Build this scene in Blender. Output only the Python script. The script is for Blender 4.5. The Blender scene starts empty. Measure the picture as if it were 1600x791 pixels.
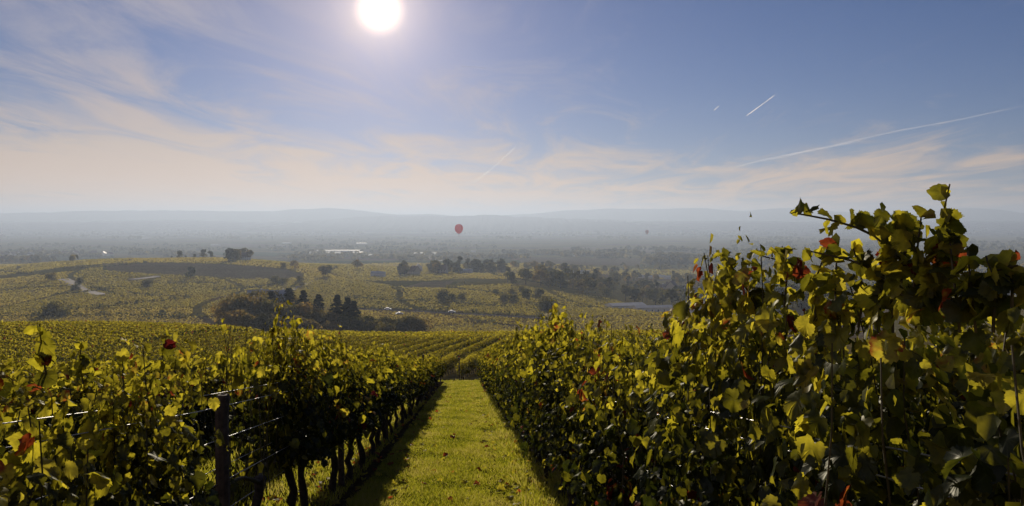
import bpy, math, random
import numpy as np
from mathutils import Vector, Matrix

R = math.radians
sc = bpy.context.scene
col = sc.collection
rng = np.random.default_rng(7)
random.seed(7)

# ------------------------------------------------------------------ camera
FPX, HOR = 1232.0, 348.0            # focal length and horizon row, in photo pixels (1600 x 791)
cam = bpy.data.cameras.new('camera')
cam.sensor_width = 36.0
cam.lens = 36.0 * FPX / 1600.0
cam.shift_y = -(395.5 - HOR) / 1600.0
cam.clip_start, cam.clip_end = 0.05, 400000.0
camo = bpy.data.objects.new('camera', cam)
col.objects.link(camo)
camo.location = (0, 0, 0)           # eye is the origin; the ground lies 1.5 m below
camo.rotation_euler = (R(90), 0, 0)
sc.camera = camo

# ------------------------------------------------------------------ sun and sky
SUNV = Vector(((593 - 800) / FPX, 1.0, (HOR - 15) / FPX)).normalized()
SUN_EL = math.asin(SUNV.z)
SUN_AZ = math.atan2(SUNV.x, SUNV.y)
sun = bpy.data.lights.new('sun', 'SUN')
sun.energy = 5.0
sun.angle = R(0.5)
sun.color = (1.0, 0.87, 0.68)
suno = bpy.data.objects.new('sun', sun)
col.objects.link(suno)
suno.rotation_euler = (-SUNV).to_track_quat('-Z', 'Y').to_euler()

w = bpy.data.worlds.new('World')
sc.world = w
w.use_nodes = True
nt = w.node_tree
for n in list(nt.nodes): nt.nodes.remove(n)
def N(t, k, **kw):
    n = t.nodes.new(k)
    for a, b in kw.items(): setattr(n, a, b)
    return n
def mathn(t, op, a, b=None, c=None, clamp=False):
    n = N(t, 'ShaderNodeMath', operation=op, use_clamp=clamp)
    for i, v in enumerate((a, b, c)):
        if v is None: continue
        if isinstance(v, (int, float)): n.inputs[i].default_value = v
        else: t.links.new(v, n.inputs[i])
    return n.outputs[0]
def mixc(t, f, a, b, mode='MIX'):
    n = N(t, 'ShaderNodeMix', data_type='RGBA', blend_type=mode)
    for s, v in ((0, f), (6, a), (7, b)):
        if isinstance(v, (int, float)): n.inputs[s].default_value = v
        elif isinstance(v, tuple): n.inputs[s].default_value = v if len(v) == 4 else v + (1,)
        else: t.links.new(v, n.inputs[s])
    return n.outputs[2]
def ramp(t, f, stops, interp='LINEAR'):
    n = N(t, 'ShaderNodeValToRGB')
    n.color_ramp.interpolation = interp
    e = n.color_ramp.elements
    while len(e) < len(stops): e.new(0.5)
    for i, (p, c) in enumerate(stops):
        e[i].position = p
        e[i].color = tuple(c) + (1,) if len(c) == 3 else c
    t.links.new(f, n.inputs[0])
    return n.outputs[0]

SKY_STRENGTH = 0.05
sky = N(nt, 'ShaderNodeTexSky', sky_type='NISHITA')
sky.sun_disc = False
sky.sun_elevation = SUN_EL
sky.sun_rotation = SUN_AZ
sky.altitude = 300
sky.air_density = 1.0
sky.dust_density = 0.2
sky.ozone_density = 4.5
tc = N(nt, 'ShaderNodeTexCoord')
sep = N(nt, 'ShaderNodeSeparateXYZ')
nt.links.new(tc.outputs['Generated'], sep.inputs[0])
# thin cirrus: noise on a flat layer high overhead, stretched by the wind
zc = mathn(nt, 'MAXIMUM', sep.outputs[2], 0.0)
zd = mathn(nt, 'ADD', zc, 0.055)
cx = mathn(nt, 'DIVIDE', sep.outputs[0], zd)
cy = mathn(nt, 'DIVIDE', sep.outputs[1], zd)
cmb = N(nt, 'ShaderNodeCombineXYZ')
nt.links.new(cx, cmb.inputs[0]); nt.links.new(cy, cmb.inputs[1])
mp = N(nt, 'ShaderNodeMapping')
mp.inputs['Rotation'].default_value = (0, 0, R(-38))
mp.inputs['Scale'].default_value = (0.85, 0.34, 1.0)
nt.links.new(cmb.outputs[0], mp.inputs[0])
n1 = N(nt, 'ShaderNodeTexNoise')
n1.inputs['Scale'].default_value = 1.5; n1.inputs['Detail'].default_value = 9
n1.inputs['Roughness'].default_value = 0.62; n1.inputs['Distortion'].default_value = 1.1
nt.links.new(mp.outputs[0], n1.inputs['Vector'])
n2 = N(nt, 'ShaderNodeTexNoise')
n2.inputs['Scale'].default_value = 0.42; n2.inputs['Detail'].default_value = 3
nt.links.new(cmb.outputs[0], n2.inputs['Vector'])
cov = mathn(nt, 'ADD', mathn(nt, 'MULTIPLY', n1.outputs[0], 0.72), mathn(nt, 'MULTIPLY', n2.outputs[0], 0.45))
lowr = N(nt, 'ShaderNodeMapRange', interpolation_type='SMOOTHSTEP')
lowr.inputs['From Min'].default_value = 0.115; lowr.inputs['From Max'].default_value = 0.045
nt.links.new(sep.outputs[2], lowr.inputs[0])
lowc = mathn(nt, 'MULTIPLY', lowr.outputs[0], 0.17)
mr = N(nt, 'ShaderNodeMapRange', interpolation_type='SMOOTHSTEP')
mr.inputs['From Min'].default_value = 0.535; mr.inputs['From Max'].default_value = 0.82
nt.links.new(mathn(nt, 'ADD', mathn(nt, 'SUBTRACT', cov, mathn(nt, 'MULTIPLY', sep.outputs[0], 0.20)), lowc), mr.inputs[0])
cirr = mathn(nt, 'MULTIPLY', mr.outputs[0], 0.72)
vm = N(nt, 'ShaderNodeVectorMath', operation='DOT_PRODUCT')
nt.links.new(tc.outputs['Generated'], vm.inputs[0])
vm.inputs[1].default_value = SUNV
dot = mathn(nt, 'MAXIMUM', vm.outputs['Value'], 0.0)
ang = mathn(nt, 'ARCCOSINE', mathn(nt, 'MINIMUM', dot, 0.9999999))
bgs = []
skyc = N(nt, 'ShaderNodeHueSaturation')
skyc.inputs['Saturation'].default_value = 1.17; skyc.inputs['Value'].default_value = 0.64
nt.links.new(sky.outputs[0], skyc.inputs['Color'])
b0 = N(nt, 'ShaderNodeBackground'); b0.inputs['Strength'].default_value = SKY_STRENGTH
nt.links.new(mixc(nt, 1.0, skyc.outputs[0], (1.15, 1.04, 1.42), 'MULTIPLY'), b0.inputs['Color'])
b1 = N(nt, 'ShaderNodeBackground'); b1.inputs['Strength'].default_value = 1.0
nt.links.new(ramp(nt, sep.outputs[2], [(0.02, (1.0, 0.56, 0.23)), (0.09, (0.70, 0.49, 0.31)), (0.2, (0.40, 0.36, 0.41))]), b1.inputs['Color'])
ms = N(nt, 'ShaderNodeMixShader')
nt.links.new(cirr, ms.inputs[0]); nt.links.new(b0.outputs[0], ms.inputs[1]); nt.links.new(b1.outputs[0], ms.inputs[2])
# the sun itself with the bright thin cloud round it
disc = N(nt, 'ShaderNodeMapRange', interpolation_type='SMOOTHSTEP')
disc.inputs['From Min'].default_value = R(2.1); disc.inputs['From Max'].default_value = R(0.4)
nt.links.new(ang, disc.inputs[0])
au1 = mathn(nt, 'POWER', 2.718, mathn(nt, 'MULTIPLY', ang, -1.0 / R(1.9)))
au2 = mathn(nt, 'POWER', 2.718, mathn(nt, 'MULTIPLY', ang, -1.0 / R(6.5)))
gl = mathn(nt, 'ADD', mathn(nt, 'MULTIPLY', disc.outputs[0], 1.0), mathn(nt, 'ADD', mathn(nt, 'MULTIPLY', au1, 1.05), mathn(nt, 'MULTIPLY', au2, 0.30)))
b2 = N(nt, 'ShaderNodeBackground'); b2.inputs['Color'].default_value = (1.0, 0.74, 0.50, 1)
nt.links.new(gl, b2.inputs['Strength'])
asum = N(nt, 'ShaderNodeAddShader')
nt.links.new(ms.outputs[0], asum.inputs[0]); nt.links.new(b2.outputs[0], asum.inputs[1])
wo = N(nt, 'ShaderNodeOutputWorld')
nt.links.new(asum.outputs[0], wo.inputs['Surface'])

vs = sc.view_settings
vs.view_transform = 'Standard'; vs.look = 'None'; vs.gamma = 1.0; vs.exposure = 0.0
vs.use_curve_mapping = False
cy_ = sc.cycles
cy_.use_denoising = True
cy_.max_bounces = 5; cy_.diffuse_bounces = 3; cy_.glossy_bounces = 2; cy_.transmission_bounces = 4
cy_.transparent_max_bounces = 12; cy_.volume_bounces = 0
cy_.sample_clamp_indirect = 4.0

# ------------------------------------------------------------------ terrain shape (eye-relative heights)
A = math.atan(-72 / FPX)
SA, CA = math.sin(A), math.cos(A)
SLOPE = 207 / FPX
_g = [(-400, 16), (-120, 14), (-60, 8.58), (0, -1.5), (46, -9.25), (55, -11.2), (59, -11.85), (98, -15.7), (124, -18.6), (150, -23.4), (200, -33.0), (250, -40.5),
      (300, -45.5), (350, -48.6), (440, -50.3), (600, -53.5), (800, -58), (1000, -64), (1300, -73), (1700, -84.5),
      (2200, -95), (3000, -100), (60000, -100)]
_gs = np.concatenate([np.linspace(-400, 60, 461), np.geomspace(60.5, 60000, 3000)])
_gz = np.interp(_gs, [p[0] for p in _g], [p[1] for p in _g])
_sm = _gz.copy()
_k = np.hanning(121); _k /= _k.sum()
_sm2 = np.convolve(np.pad(_gz, 60, mode='edge'), _k, mode='valid')
_wt = np.clip((_gs - 100) / 60, 0, 1)
_sm = _gz * (1 - _wt) + _sm2 * _wt
def sstep(a, b, v):
    t = np.clip((v - a) / (b - a), 0, 1)
    return t * t * (3 - 2 * t)
def height(x, y):
    x = np.asarray(x, float); y = np.asarray(y, float)
    s = x * SA + y * CA
    z = np.interp(s, _gs, _sm)
    q = x / np.maximum(y, 1.0)
    q = np.clip(q, -2, 2)
    # raised ground on the left of the near vineyard
    z = z + 2.0 * sstep(-0.12, -0.55, q) * sstep(60, 115, s) * (1 - sstep(160, 350, s))
    # long vineyard hill at about one kilometre
    z = z + 20 * np.exp(-((s - 1030) / 300.0) ** 2) * np.exp(-np.clip((q + 0.42) / 0.20, 0, 9) ** 2) * np.exp(-np.clip((-0.46 - q) / 0.17, 0, 9) ** 2)
    # the valley with the village
    z = z - 17 * sstep(0.02, 0.20, q) * sstep(400, 700, s) * (1 - sstep(1100, 2300, s))
    # gentle swell
    fade = sstep(280, 500, s) * (1 - sstep(1500, 2600, s))
    z = z + fade * (1.3 * np.sin(x / 71 + 1.3) * np.sin(y / 93) + 0.9 * np.sin(x / 37 + y / 58))
    return z
_Y = np.geomspace(1.5, 45000, 9000)
def pix(px, py):
    """ground point seen at a photo pixel"""
    X = (px - 800) / FPX; Z = -(py - HOR) / FPX
    d = Z * _Y - height(X * _Y, _Y)
    i = np.argmax(d < 0)
    if i == 0: i = len(_Y) - 1
    t = d[i - 1] / (d[i - 1] - d[i] + 1e-12)
    y = _Y[i - 1] + (_Y[i] - _Y[i - 1]) * min(max(t, 0), 1)
    return Vector((X * y, y, float(height(X * y, y))))
def at_depth(px, py, y):
    return Vector(((px - 800) / FPX * y, y, -(py - HOR) / FPX * y))
def on_ground(px, y):
    x = (px - 800) / FPX * y
    return Vector((x, y, float(height(x, y))))
def lane(s, l, h=0.0):
    x = s * SA + l * CA; y = s * CA - l * SA
    return Vector((x, y, float(height(x, y)) + h))

# ------------------------------------------------------------------ mesh helpers
def mesh_np(name, V, F, attrs=None, smooth=False):
    V = np.asarray(V, np.float32).reshape(-1, 3); F = np.asarray(F, np.int32)
    k = F.shape[1]
    me = bpy.data.meshes.new(name)
    me.vertices.add(len(V)); me.vertices.foreach_set('co', V.ravel())
    me.loops.add(F.size); me.loops.foreach_set('vertex_index', F.ravel())
    me.polygons.add(len(F))
    me.polygons.foreach_set('loop_start', np.arange(0, F.size, k, dtype=np.int32))
    if smooth: me.polygons.foreach_set('use_smooth', np.ones(len(F), bool))
    for an, av in (attrs or {}).items():
        a = me.attributes.new(an, 'FLOAT', 'POINT')
        a.data.foreach_set('value', np.asarray(av, np.float32).ravel())
    me.update(calc_edges=True)
    return me
def link(name, me, mat=None, parent=None, loc=None):
    o = bpy.data.objects.new(name, me)
    col.objects.link(o)
    if mat is not None and me is not None and len(me.materials) == 0: me.materials.append(mat)
    if parent is not None: o.parent = parent
    if loc is not None: o.location = loc
    return o
def tag(o, label=None, cat=None, group=None, kind=None):
    if label: o['label'] = label
    if cat: o['category'] = cat
    if group: o['group'] = group
    if kind: o['kind'] = kind
    return o
def empty(name, loc, rz=0.0, sc_=1.0):
    o = bpy.data.objects.new(name, None)
    col.objects.link(o)
    o.empty_display_size = 0.1
    o.location = loc; o.rotation_euler = (0, 0, rz); o.scale = (sc_,) * 3
    return o
def copy_tree(o, parent=None):
    c = o.copy(); col.objects.link(c)
    if parent is not None: c.parent = parent
    for ch in list(o.children): copy_tree(ch, c)
    return c
class MB:
    def __init__(s): s.v = []; s.f = []
    def add(s, v, f):
        b = len(s.v); s.v += [tuple(p) for p in v]; s.f += [tuple(i + b for i in q) for q in f]; return s
    def box(s, x0, x1, y0, y1, z0, z1):
        return s.add([(x0, y0, z0), (x1, y0, z0), (x1, y1, z0), (x0, y1, z0), (x0, y0, z1), (x1, y0, z1), (x1, y1, z1), (x0, y1, z1)],
                     [(0, 3, 2, 1), (4, 5, 6, 7), (0, 1, 5, 4), (1, 2, 6, 5), (2, 3, 7, 6), (3, 0, 4, 7)])
    def tube(s, pts, rad, n=6, cap=True):
        pts = [Vector(p) for p in pts]
        if not hasattr(rad, '__len__'): rad = [rad] * len(pts)
        vs_, fs_ = [], []
        up = Vector((0.31, 0.2, 0.93))
        for i, p in enumerate(pts):
            t = (pts[min(i + 1, len(pts) - 1)] - pts[max(i - 1, 0)]).normalized()
            a = t.cross(up)
            if a.length < 0.1: a = t.cross(Vector((1, 0, 0)))
            a.normalize(); b = t.cross(a)
            for k in range(n):
                th = 2 * math.pi * k / n
                vs_.append(p + (a * math.cos(th) + b * math.sin(th)) * rad[i])
        for i in range(len(pts) - 1):
            for k in range(n):
                k2 = (k + 1) % n
                fs_.append((i * n + k, i * n + k2, (i + 1) * n + k2, (i + 1) * n + k))
        if cap:
            fs_.append(tuple(range(n - 1, -1, -1))); fs_.append(tuple((len(pts) - 1) * n + k for k in range(n)))
        return s.add(vs_, fs_)
    def lathe(s, prof, n=16):
        vs_, fs_ = [], []
        for r, z in prof:
            for k in range(n):
                th = 2 * math.pi * k / n
                vs_.append((r * math.cos(th), r * math.sin(th), z))
        for i in range(len(prof) - 1):
            for k in range(n):
                k2 = (k + 1) % n
                fs_.append((i * n + k, i * n + k2, (i + 1) * n + k2, (i + 1) * n + k))
        return s.add(vs_, fs_)
    def mesh(s, name, smooth=False):
        me = bpy.data.meshes.new(name); me.from_pydata(s.v, [], s.f)
        if smooth:
            me.polygons.foreach_set('use_smooth', np.ones(len(me.polygons), bool))
        me.update(); return me

# ------------------------------------------------------------------ materials
def new_mat(name):
    m = bpy.data.materials.new(name); m.use_nodes = True
    t = m.node_tree
    for n in list(t.nodes): t.nodes.remove(n)
    o = N(t, 'ShaderNodeOutputMaterial')
    return m, t, o
def noise(t, scale, detail=4, vec=None, rough=0.55):
    n = N(t, 'ShaderNodeTexNoise')
    n.inputs['Scale'].default_value = scale; n.inputs['Detail'].default_value = detail; n.inputs['Roughness'].default_value = rough
    if vec is not None: t.links.new(vec, n.inputs['Vector'])
    return n.outputs[0]
def pos(t):
    return N(t, 'ShaderNodeNewGeometry').outputs['Position']
def objc(t):
    return N(t, 'ShaderNodeTexCoord').outputs['Object']
def plain(name, c0, c1, scale=3.0, rough=0.8, bump=0.0, metal=0.0, world=False, spec=0.3):
    m, t, o = new_mat(name)
    v = pos(t) if world else objc(t)
    f = noise(t, scale, 6, v)
    c = ramp(t, f, [(0.3, c0), (0.7, c1)])
    p = N(t, 'ShaderNodeBsdfPrincipled')
    t.links.new(c, p.inputs['Base Color'])
    p.inputs['Roughness'].default_value = rough; p.inputs['Metallic'].default_value = metal
    p.inputs['Specular IOR Level'].default_value = spec
    if bump:
        b = N(t, 'ShaderNodeBump'); b.inputs['Strength'].default_value = bump
        t.links.new(f, b.inputs['Height']); t.links.new(b.outputs[0], p.inputs['Normal'])
    t.links.new(p.outputs[0], o.inputs['Surface'])
    return m
def leafy(name, refl, trans, fac, rough=0.42, spec=0.5, veins=False, rand=False):
    """leaf: waxy diffuse front plus light coming through; the attribute hue picks the colour"""
    m, t, o = new_mat(name)
    at = N(t, 'ShaderNodeAttribute', attribute_name='hue')
    h = at.outputs['Fac']
    if rand:
        oi = N(t, 'ShaderNodeObjectInfo')
        h = mathn(t, 'ADD', h, mathn(t, 'MULTIPLY', mathn(t, 'SUBTRACT', oi.outputs['Random'], 0.5), rand), clamp=True)
    cr = ramp(t, h, refl); ct = ramp(t, h, trans)
    p = N(t, 'ShaderNodeBsdfDiffuse')
    gs_ = N(t, 'ShaderNodeBsdfGlossy'); gs_.inputs['Roughness'].default_value = rough
    gs_.inputs['Color'].default_value = (spec, spec, spec * 0.9, 1)
    add_ = N(t, 'ShaderNodeAddShader'); t.links.new(p.outputs[0], add_.inputs[0]); t.links.new(gs_.outputs[0], add_.inputs[1])
    tr = N(t, 'ShaderNodeBsdfTranslucent')
    if veins:
        spot = noise(t, 24.0, 3, pos(t))
        h = mathn(t, 'ADD', h, mathn(t, 'MULTIPLY', mathn(t, 'SUBTRACT', spot, 0.5), 0.22), clamp=True)
        for nd in (cr.node, ct.node): t.links.new(h, nd.inputs[0])
        va = N(t, 'ShaderNodeAttribute', attribute_name='vein')
        v = mathn(t, 'POWER', va.outputs['Fac'], 14.0)
        mott = noise(t, 38.0, 3, pos(t))
        mo = ramp(t, mott, [(0.32, (0.5, 0.52, 0.55)), (0.62, (1.1, 1.1, 1.1))])
        ct = mixc(t, 1.0, ct, mo, 'MULTIPLY')
        ct = mixc(t, mathn(t, 'MULTIPLY', v, 0.22), ct, (0.22, 0.22, 0.04))
        cr = mixc(t, mathn(t, 'MULTIPLY', v, 0.3), cr, (0.22, 0.22, 0.09))
        b = N(t, 'ShaderNodeBump'); b.inputs['Strength'].default_value = 0.6; b.inputs['Distance'].default_value = 0.008
        t.links.new(noise(t, 75.0, 3, pos(t)), b.inputs['Height'])
        t.links.new(b.outputs[0], p.inputs['Normal'])
    t.links.new(cr, p.inputs['Color']); t.links.new(ct, tr.inputs['Color'])
    mx = N(t, 'ShaderNodeMixShader'); mx.inputs[0].default_value = fac
    t.links.new(add_.outputs[0], mx.inputs[1]); t.links.new(tr.outputs[0], mx.inputs[2])
    t.links.new(mx.outputs[0], o.inputs['Surface'])
    return m
M = {}
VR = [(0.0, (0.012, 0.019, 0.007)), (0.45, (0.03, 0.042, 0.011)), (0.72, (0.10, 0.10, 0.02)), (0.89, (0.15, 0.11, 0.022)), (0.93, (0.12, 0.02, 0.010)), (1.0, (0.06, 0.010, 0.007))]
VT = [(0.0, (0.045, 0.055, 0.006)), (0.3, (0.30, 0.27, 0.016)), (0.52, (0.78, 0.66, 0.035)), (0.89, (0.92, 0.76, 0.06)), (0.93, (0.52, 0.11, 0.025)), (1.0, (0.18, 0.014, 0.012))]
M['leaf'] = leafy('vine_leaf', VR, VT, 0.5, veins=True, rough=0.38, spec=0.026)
M['leaf_far'] = leafy('vine_leaf_distant', VR, VT, 0.42, rough=0.6, spec=0.01)
M['canopy'] = leafy('vine_canopy', [(0, (0.18, 0.155, 0.045)), (0.5, (0.29, 0.235, 0.065)), (1, (0.36, 0.27, 0.085))], [(0, (0.42, 0.35, 0.05)), (0.5, (0.66, 0.54, 0.08)), (1, (0.72, 0.55, 0.10))], 0.4, rough=0.8, spec=0.0)
M['grass'] = leafy('grass_blade', [(0, (0.035, 0.05, 0.010)), (0.6, (0.075, 0.085, 0.014)), (1, (0.17, 0.14, 0.05))],
                   [(0, (0.15, 0.19, 0.014)), (0.6, (0.56, 0.54, 0.033)), (1, (0.64, 0.54, 0.13))], 0.52, rough=0.5, spec=0.015)
M['crown'] = leafy('tree_leaves', [(0, (0.04, 0.044, 0.02)), (0.5, (0.095, 0.085, 0.03)), (1, (0.19, 0.125, 0.04))],
                   [(0, (0.08, 0.085, 0.02)), (0.5, (0.24, 0.20, 0.045)), (1, (0.44, 0.28, 0.06))], 0.4, rough=0.6, spec=0.01, rand=0.5)
M['needle'] = leafy('conifer_needles', [(0, (0.02, 0.028, 0.016)), (1, (0.045, 0.05, 0.025))], [(0, (0.012, 0.02, 0.008)), (1, (0.03, 0.04, 0.015))], 0.25, rough=0.6, spec=0.01)
M['bark'] = plain('vine_bark', (0.018, 0.013, 0.010), (0.06, 0.045, 0.034), 30, 0.95, 0.8)
M['cane'] = plain('vine_cane', (0.04, 0.035, 0.014), (0.09, 0.07, 0.03), 30, 0.7)
M['post'] = plain('weathered_wood', (0.04, 0.026, 0.018), (0.12, 0.085, 0.06), 22, 0.9, 0.9)
M['wire'] = plain('galvanised_wire', (0.30, 0.30, 0.31), (0.45, 0.45, 0.45), 40, 0.5, 0.0, metal=1.0)
M['tbark'] = plain('tree_bark', (0.03, 0.024, 0.02), (0.08, 0.06, 0.045), 2.0, 0.95, 0.5)

def ground_mat():
    m, t, o = new_mat('ground')
    P = pos(t)
    mpn = N(t, 'ShaderNodeMapping'); mpn.inputs['Scale'].default_value = (1 / 240.0, 1 / 170.0, 0); mpn.inputs['Rotation'].default_value = (0, 0, R(20))
    t.links.new(P, mpn.inputs[0])
    vo = N(t, 'ShaderNodeTexVoronoi'); vo.inputs['Scale'].default_value = 1.0
    t.links.new(mpn.outputs[0], vo.inputs['Vector'])
    sx = N(t, 'ShaderNodeSeparateColor'); t.links.new(vo.outputs['Color'], sx.inputs[0])
    fields = ramp(t, sx.outputs[0], [(0.0, (0.28, 0.225, 0.06)), (0.25, (0.32, 0.25, 0.07)), (0.5, (0.25, 0.215, 0.06)), (0.7, (0.31, 0.24, 0.085)), (0.85, (0.25, 0.18, 0.09)), (0.95, (0.23, 0.22, 0.07))], 'CONSTANT')
    mott = noise(t, 0.09, 7, P, 0.65)
    mm = ramp(t, mott, [(0.33, (0.8, 0.8, 0.8)), (0.67, (1.15, 1.15, 1.15))])
    c = mixc(t, 1.0, fields, mm, 'MULTIPLY')
    spk = noise(t, 0.55, 2, P, 0.7)
    c = mixc(t, 1.0, c, ramp(t, spk, [(0.36, (0.8, 0.8, 0.8)), (0.62, (1.15, 1.15, 1.15))]), 'MULTIPLY')
    p = N(t, 'ShaderNodeBsdfDiffuse'); p.inputs['Roughness'].default_value = 0.9
    b = N(t, 'ShaderNodeBump'); b.inputs['Strength'].default_value = 0.8; b.inputs['Distance'].default_value = 1.2
    t.links.new(spk, b.inputs['Height']); t.links.new(b.outputs[0], p.inputs['Normal'])
    t.links.new(c, p.inputs['Color'])
    t.links.new(p.outputs[0], o.inputs['Surface'])
    return m
M['ground'] = ground_mat()
def field_mat(name, c0, c1, c2, row_ang=None, row_w=2.2, speck=0.5):
    """crop surface: mottled, with planted rows running in one direction"""
    m, t, o = new_mat(name)
    P = pos(t)
    big = noise(t, 0.05, 6, P, 0.6)
    c = ramp(t, big, [(0.3, c0), (0.5, c1), (0.7, c2)])
    spk = noise(t, speck, 3, P, 0.7)
    c = mixc(t, 1.0, c, ramp(t, spk, [(0.35, (0.55, 0.55, 0.55)), (0.62, (1.3, 1.3, 1.3))]), 'MULTIPLY')
    p = N(t, 'ShaderNodeBsdfDiffuse'); p.inputs['Roughness'].default_value = 0.9
    hgt = spk
    if row_ang is not None:
        mpn = N(t, 'ShaderNodeMapping'); mpn.inputs['Rotation'].default_value = (0, 0, R(row_ang)); t.links.new(P, mpn.inputs[0])
        wv = N(t, 'ShaderNodeTexWave'); wv.inputs['Scale'].default_value = 0.314 / row_w * 1.0; wv.inputs['Distortion'].default_value = 1.5
        wv.inputs['Detail'].default_value = 3
        t.links.new(mpn.outputs[0], wv.inputs['Vector'])
        c = mixc(t, 1.0, c, ramp(t, wv.outputs['Fac'], [(0.1, (0.62, 0.6, 0.6)), (0.6, (1.15, 1.15, 1.15))]), 'MULTIPLY')
    b = N(t, 'ShaderNodeBump'); b.inputs['Strength'].default_value = 0.7; b.inputs['Distance'].default_value = 1.0
    t.links.new(hgt, b.inputs['Height']); t.links.new(b.outputs[0], p.inputs['Normal'])
    t.links.new(c, p.inputs['Color']); t.links.new(p.outputs[0], o.inputs['Surface'])
    return m
M['gold'] = field_mat('golden_vineyard', (0.24, 0.18, 0.035), (0.29, 0.225, 0.045), (0.30, 0.22, 0.05), 30, 2.4)
M['olive'] = field_mat('olive_vineyard', (0.18, 0.155, 0.035), (0.22, 0.185, 0.042), (0.25, 0.195, 0.045), -35, 2.4)
M['rust'] = field_mat('russet_vineyard', (0.23, 0.14, 0.035), (0.29, 0.185, 0.05), (0.30, 0.19, 0.055), 70, 2.4)
M['plough'] = field_mat('ploughed_earth', (0.29, 0.22, 0.105), (0.33, 0.25, 0.12), (0.35, 0.27, 0.13), 55, 2.0)
M['meadow'] = field_mat('meadow', (0.15, 0.165, 0.045), (0.19, 0.195, 0.06), (0.21, 0.20, 0.065))
M['stubble'] = field_mat('stubble', (0.28, 0.22, 0.12), (0.34, 0.26, 0.15), (0.32, 0.24, 0.14))
M['soil'] = field_mat('vineyard_soil', (0.05, 0.042, 0.02), (0.085, 0.065, 0.032), (0.10, 0.075, 0.04), None, 2, 9.0)
M['turf'] = field_mat('turf', (0.06, 0.066, 0.012), (0.09, 0.088, 0.016), (0.12, 0.105, 0.025), None, 2, 16.0)
M['bank'] = field_mat('hedge_bank', (0.035, 0.032, 0.018), (0.05, 0.045, 0.022), (0.06, 0.05, 0.025))
M['track'] = plain('gravel_track', (0.22, 0.19, 0.15), (0.30, 0.26, 0.21), 0.5, 0.95, 0, 0, True)
M['road'] = plain('asphalt', (0.10, 0.095, 0.085), (0.13, 0.12, 0.105), 0.6, 1.0, 0, 0, True, spec=0.0)
M['forest'] = plain('mountain_forest', (0.03, 0.035, 0.03), (0.055, 0.055, 0.045), 0.004, 1.0, 0, 0, True, spec=0.0)

# ------------------------------------------------------------------ ground sheet
def build_ground():
    az = np.radians(np.concatenate([np.arange(-180, -42, 4.0), np.arange(-42, 42.01, 0.3), np.arange(46, 180, 4.0)]))
    rr = np.concatenate([[0.0], np.geomspace(0.6, 20000, 400)])
    Rr, Aa = np.meshgrid(rr, az, indexing='ij')
    X = Rr * np.sin(Aa); Y = Rr * np.cos(Aa)
    Z = height(X, Y)
    V = np.stack([X, Y, Z], -1).reshape(-1, 3)
    nr, na = X.shape
    i, j = np.meshgrid(np.arange(nr - 1), np.arange(na), indexing='ij')
    j2 = (j + 1) % na
    F = np.stack([i * na + j, i * na + j2, (i + 1) * na + j2, (i + 1) * na + j], -1).reshape(-1, 4)[:, ::-1]
    return link('ground', mesh_np('ground', V, F, smooth=True), M['ground'])
tag(build_ground(), kind='structure')

def resample(pts, n):
    p = np.array(pts, float)
    d = np.concatenate([[0], np.cumsum(np.hypot(*(p[1:] - p[:-1]).T))])
    t = np.linspace(0, d[-1], n)
    return np.stack([np.interp(t, d, p[:, 0]), np.interp(t, d, p[:, 1])], -1)
def grid_sheet(name, top, bot, mat, lift, nu=40, nv=8):
    """a field lying on the ground between two outlines given as ground points (x, y)"""
    a = resample(top, nu); b = resample(bot, nu)
    t = np.linspace(0, 1, nv)[:, None, None]
    XY = a[None] * (1 - t) + b[None] * t
    Z = height(XY[..., 0], XY[..., 1]) + lift
    V = np.concatenate([XY, Z[..., None]], -1).reshape(-1, 3)
    i, j = np.meshgrid(np.arange(nv - 1), np.arange(nu - 1), indexing='ij')
    F = np.stack([i * nu + j, (i + 1) * nu + j, (i + 1) * nu + j + 1, i * nu + j + 1], -1).reshape(-1, 4)
    return link(name, mesh_np(name, V, F, smooth=True), mat)
_lift = [0.25]
def field(name, top, bot, mat, nu=40, nv=10):
    _lift[0] += 0.012
    T = [tuple(pix(*p)[:2]) for p in resample(top, 14)]; B = [tuple(pix(*p)[:2]) for p in resample(bot, 14)]
    return tag(grid_sheet(name, T, B, mat, _lift[0], nu, nv), kind='structure')
def ribbon(name, pts_px, width, mat, lift=0.7, n=60):
    p = resample([tuple(pix(*q)[:2]) for q in resample(pts_px, 20)], n)
    d = np.gradient(p, axis=0); d /= np.linalg.norm(d, axis=1, keepdims=True) + 1e-9
    nrm = np.stack([-d[:, 1], d[:, 0]], -1) * width / 2
    return tag(grid_sheet(name, p + nrm, p - nrm, mat, lift, n, 3), kind='structure')

# fields on the slopes and the plain, outlines read off the photograph and laid on the ground
field('field', [(160, 413), (230, 411), (300, 412), (360, 414), (440, 420), (470, 428)], [(170, 424), (260, 430), (330, 433), (400, 437), (450, 437), (475, 434)], M['plough'])
field('field', [(0, 470), (60, 478), (100, 484)], [(0, 494), (60, 494), (110, 494)], M['gold'])
field('field', [(100, 470), (230, 463), (350, 458)], [(110, 480), (230, 476), (350, 472)], M['rust'])
field('field', [(0, 430), (60, 436), (110, 446)], [(0, 450), (60, 452), (110, 456)], M['gold'])
field('field', [(100, 480), (230, 474), (345, 470)], [(110, 494), (230, 492), (345, 490)], M['gold'])
field('field', [(180, 440), (300, 443), (420, 448)], [(160, 452), (280, 458), (400, 462)], M['olive'])
field('field', [(470, 440), (600, 437), (720, 441)], [(480, 458), (600, 462), (730, 458)], M['olive'])
field('field', [(660, 441), (710, 440)], [(630, 450), (690, 452)], M['plough'])
field('field', [(550, 462), (700, 463), (850, 476)], [(550, 482), (700, 484), (850, 492)], M['olive'])
field('field', [(560, 490), (700, 494), (820, 497)], [(560, 504), (700, 506), (820, 508)], M['rust'])
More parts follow.
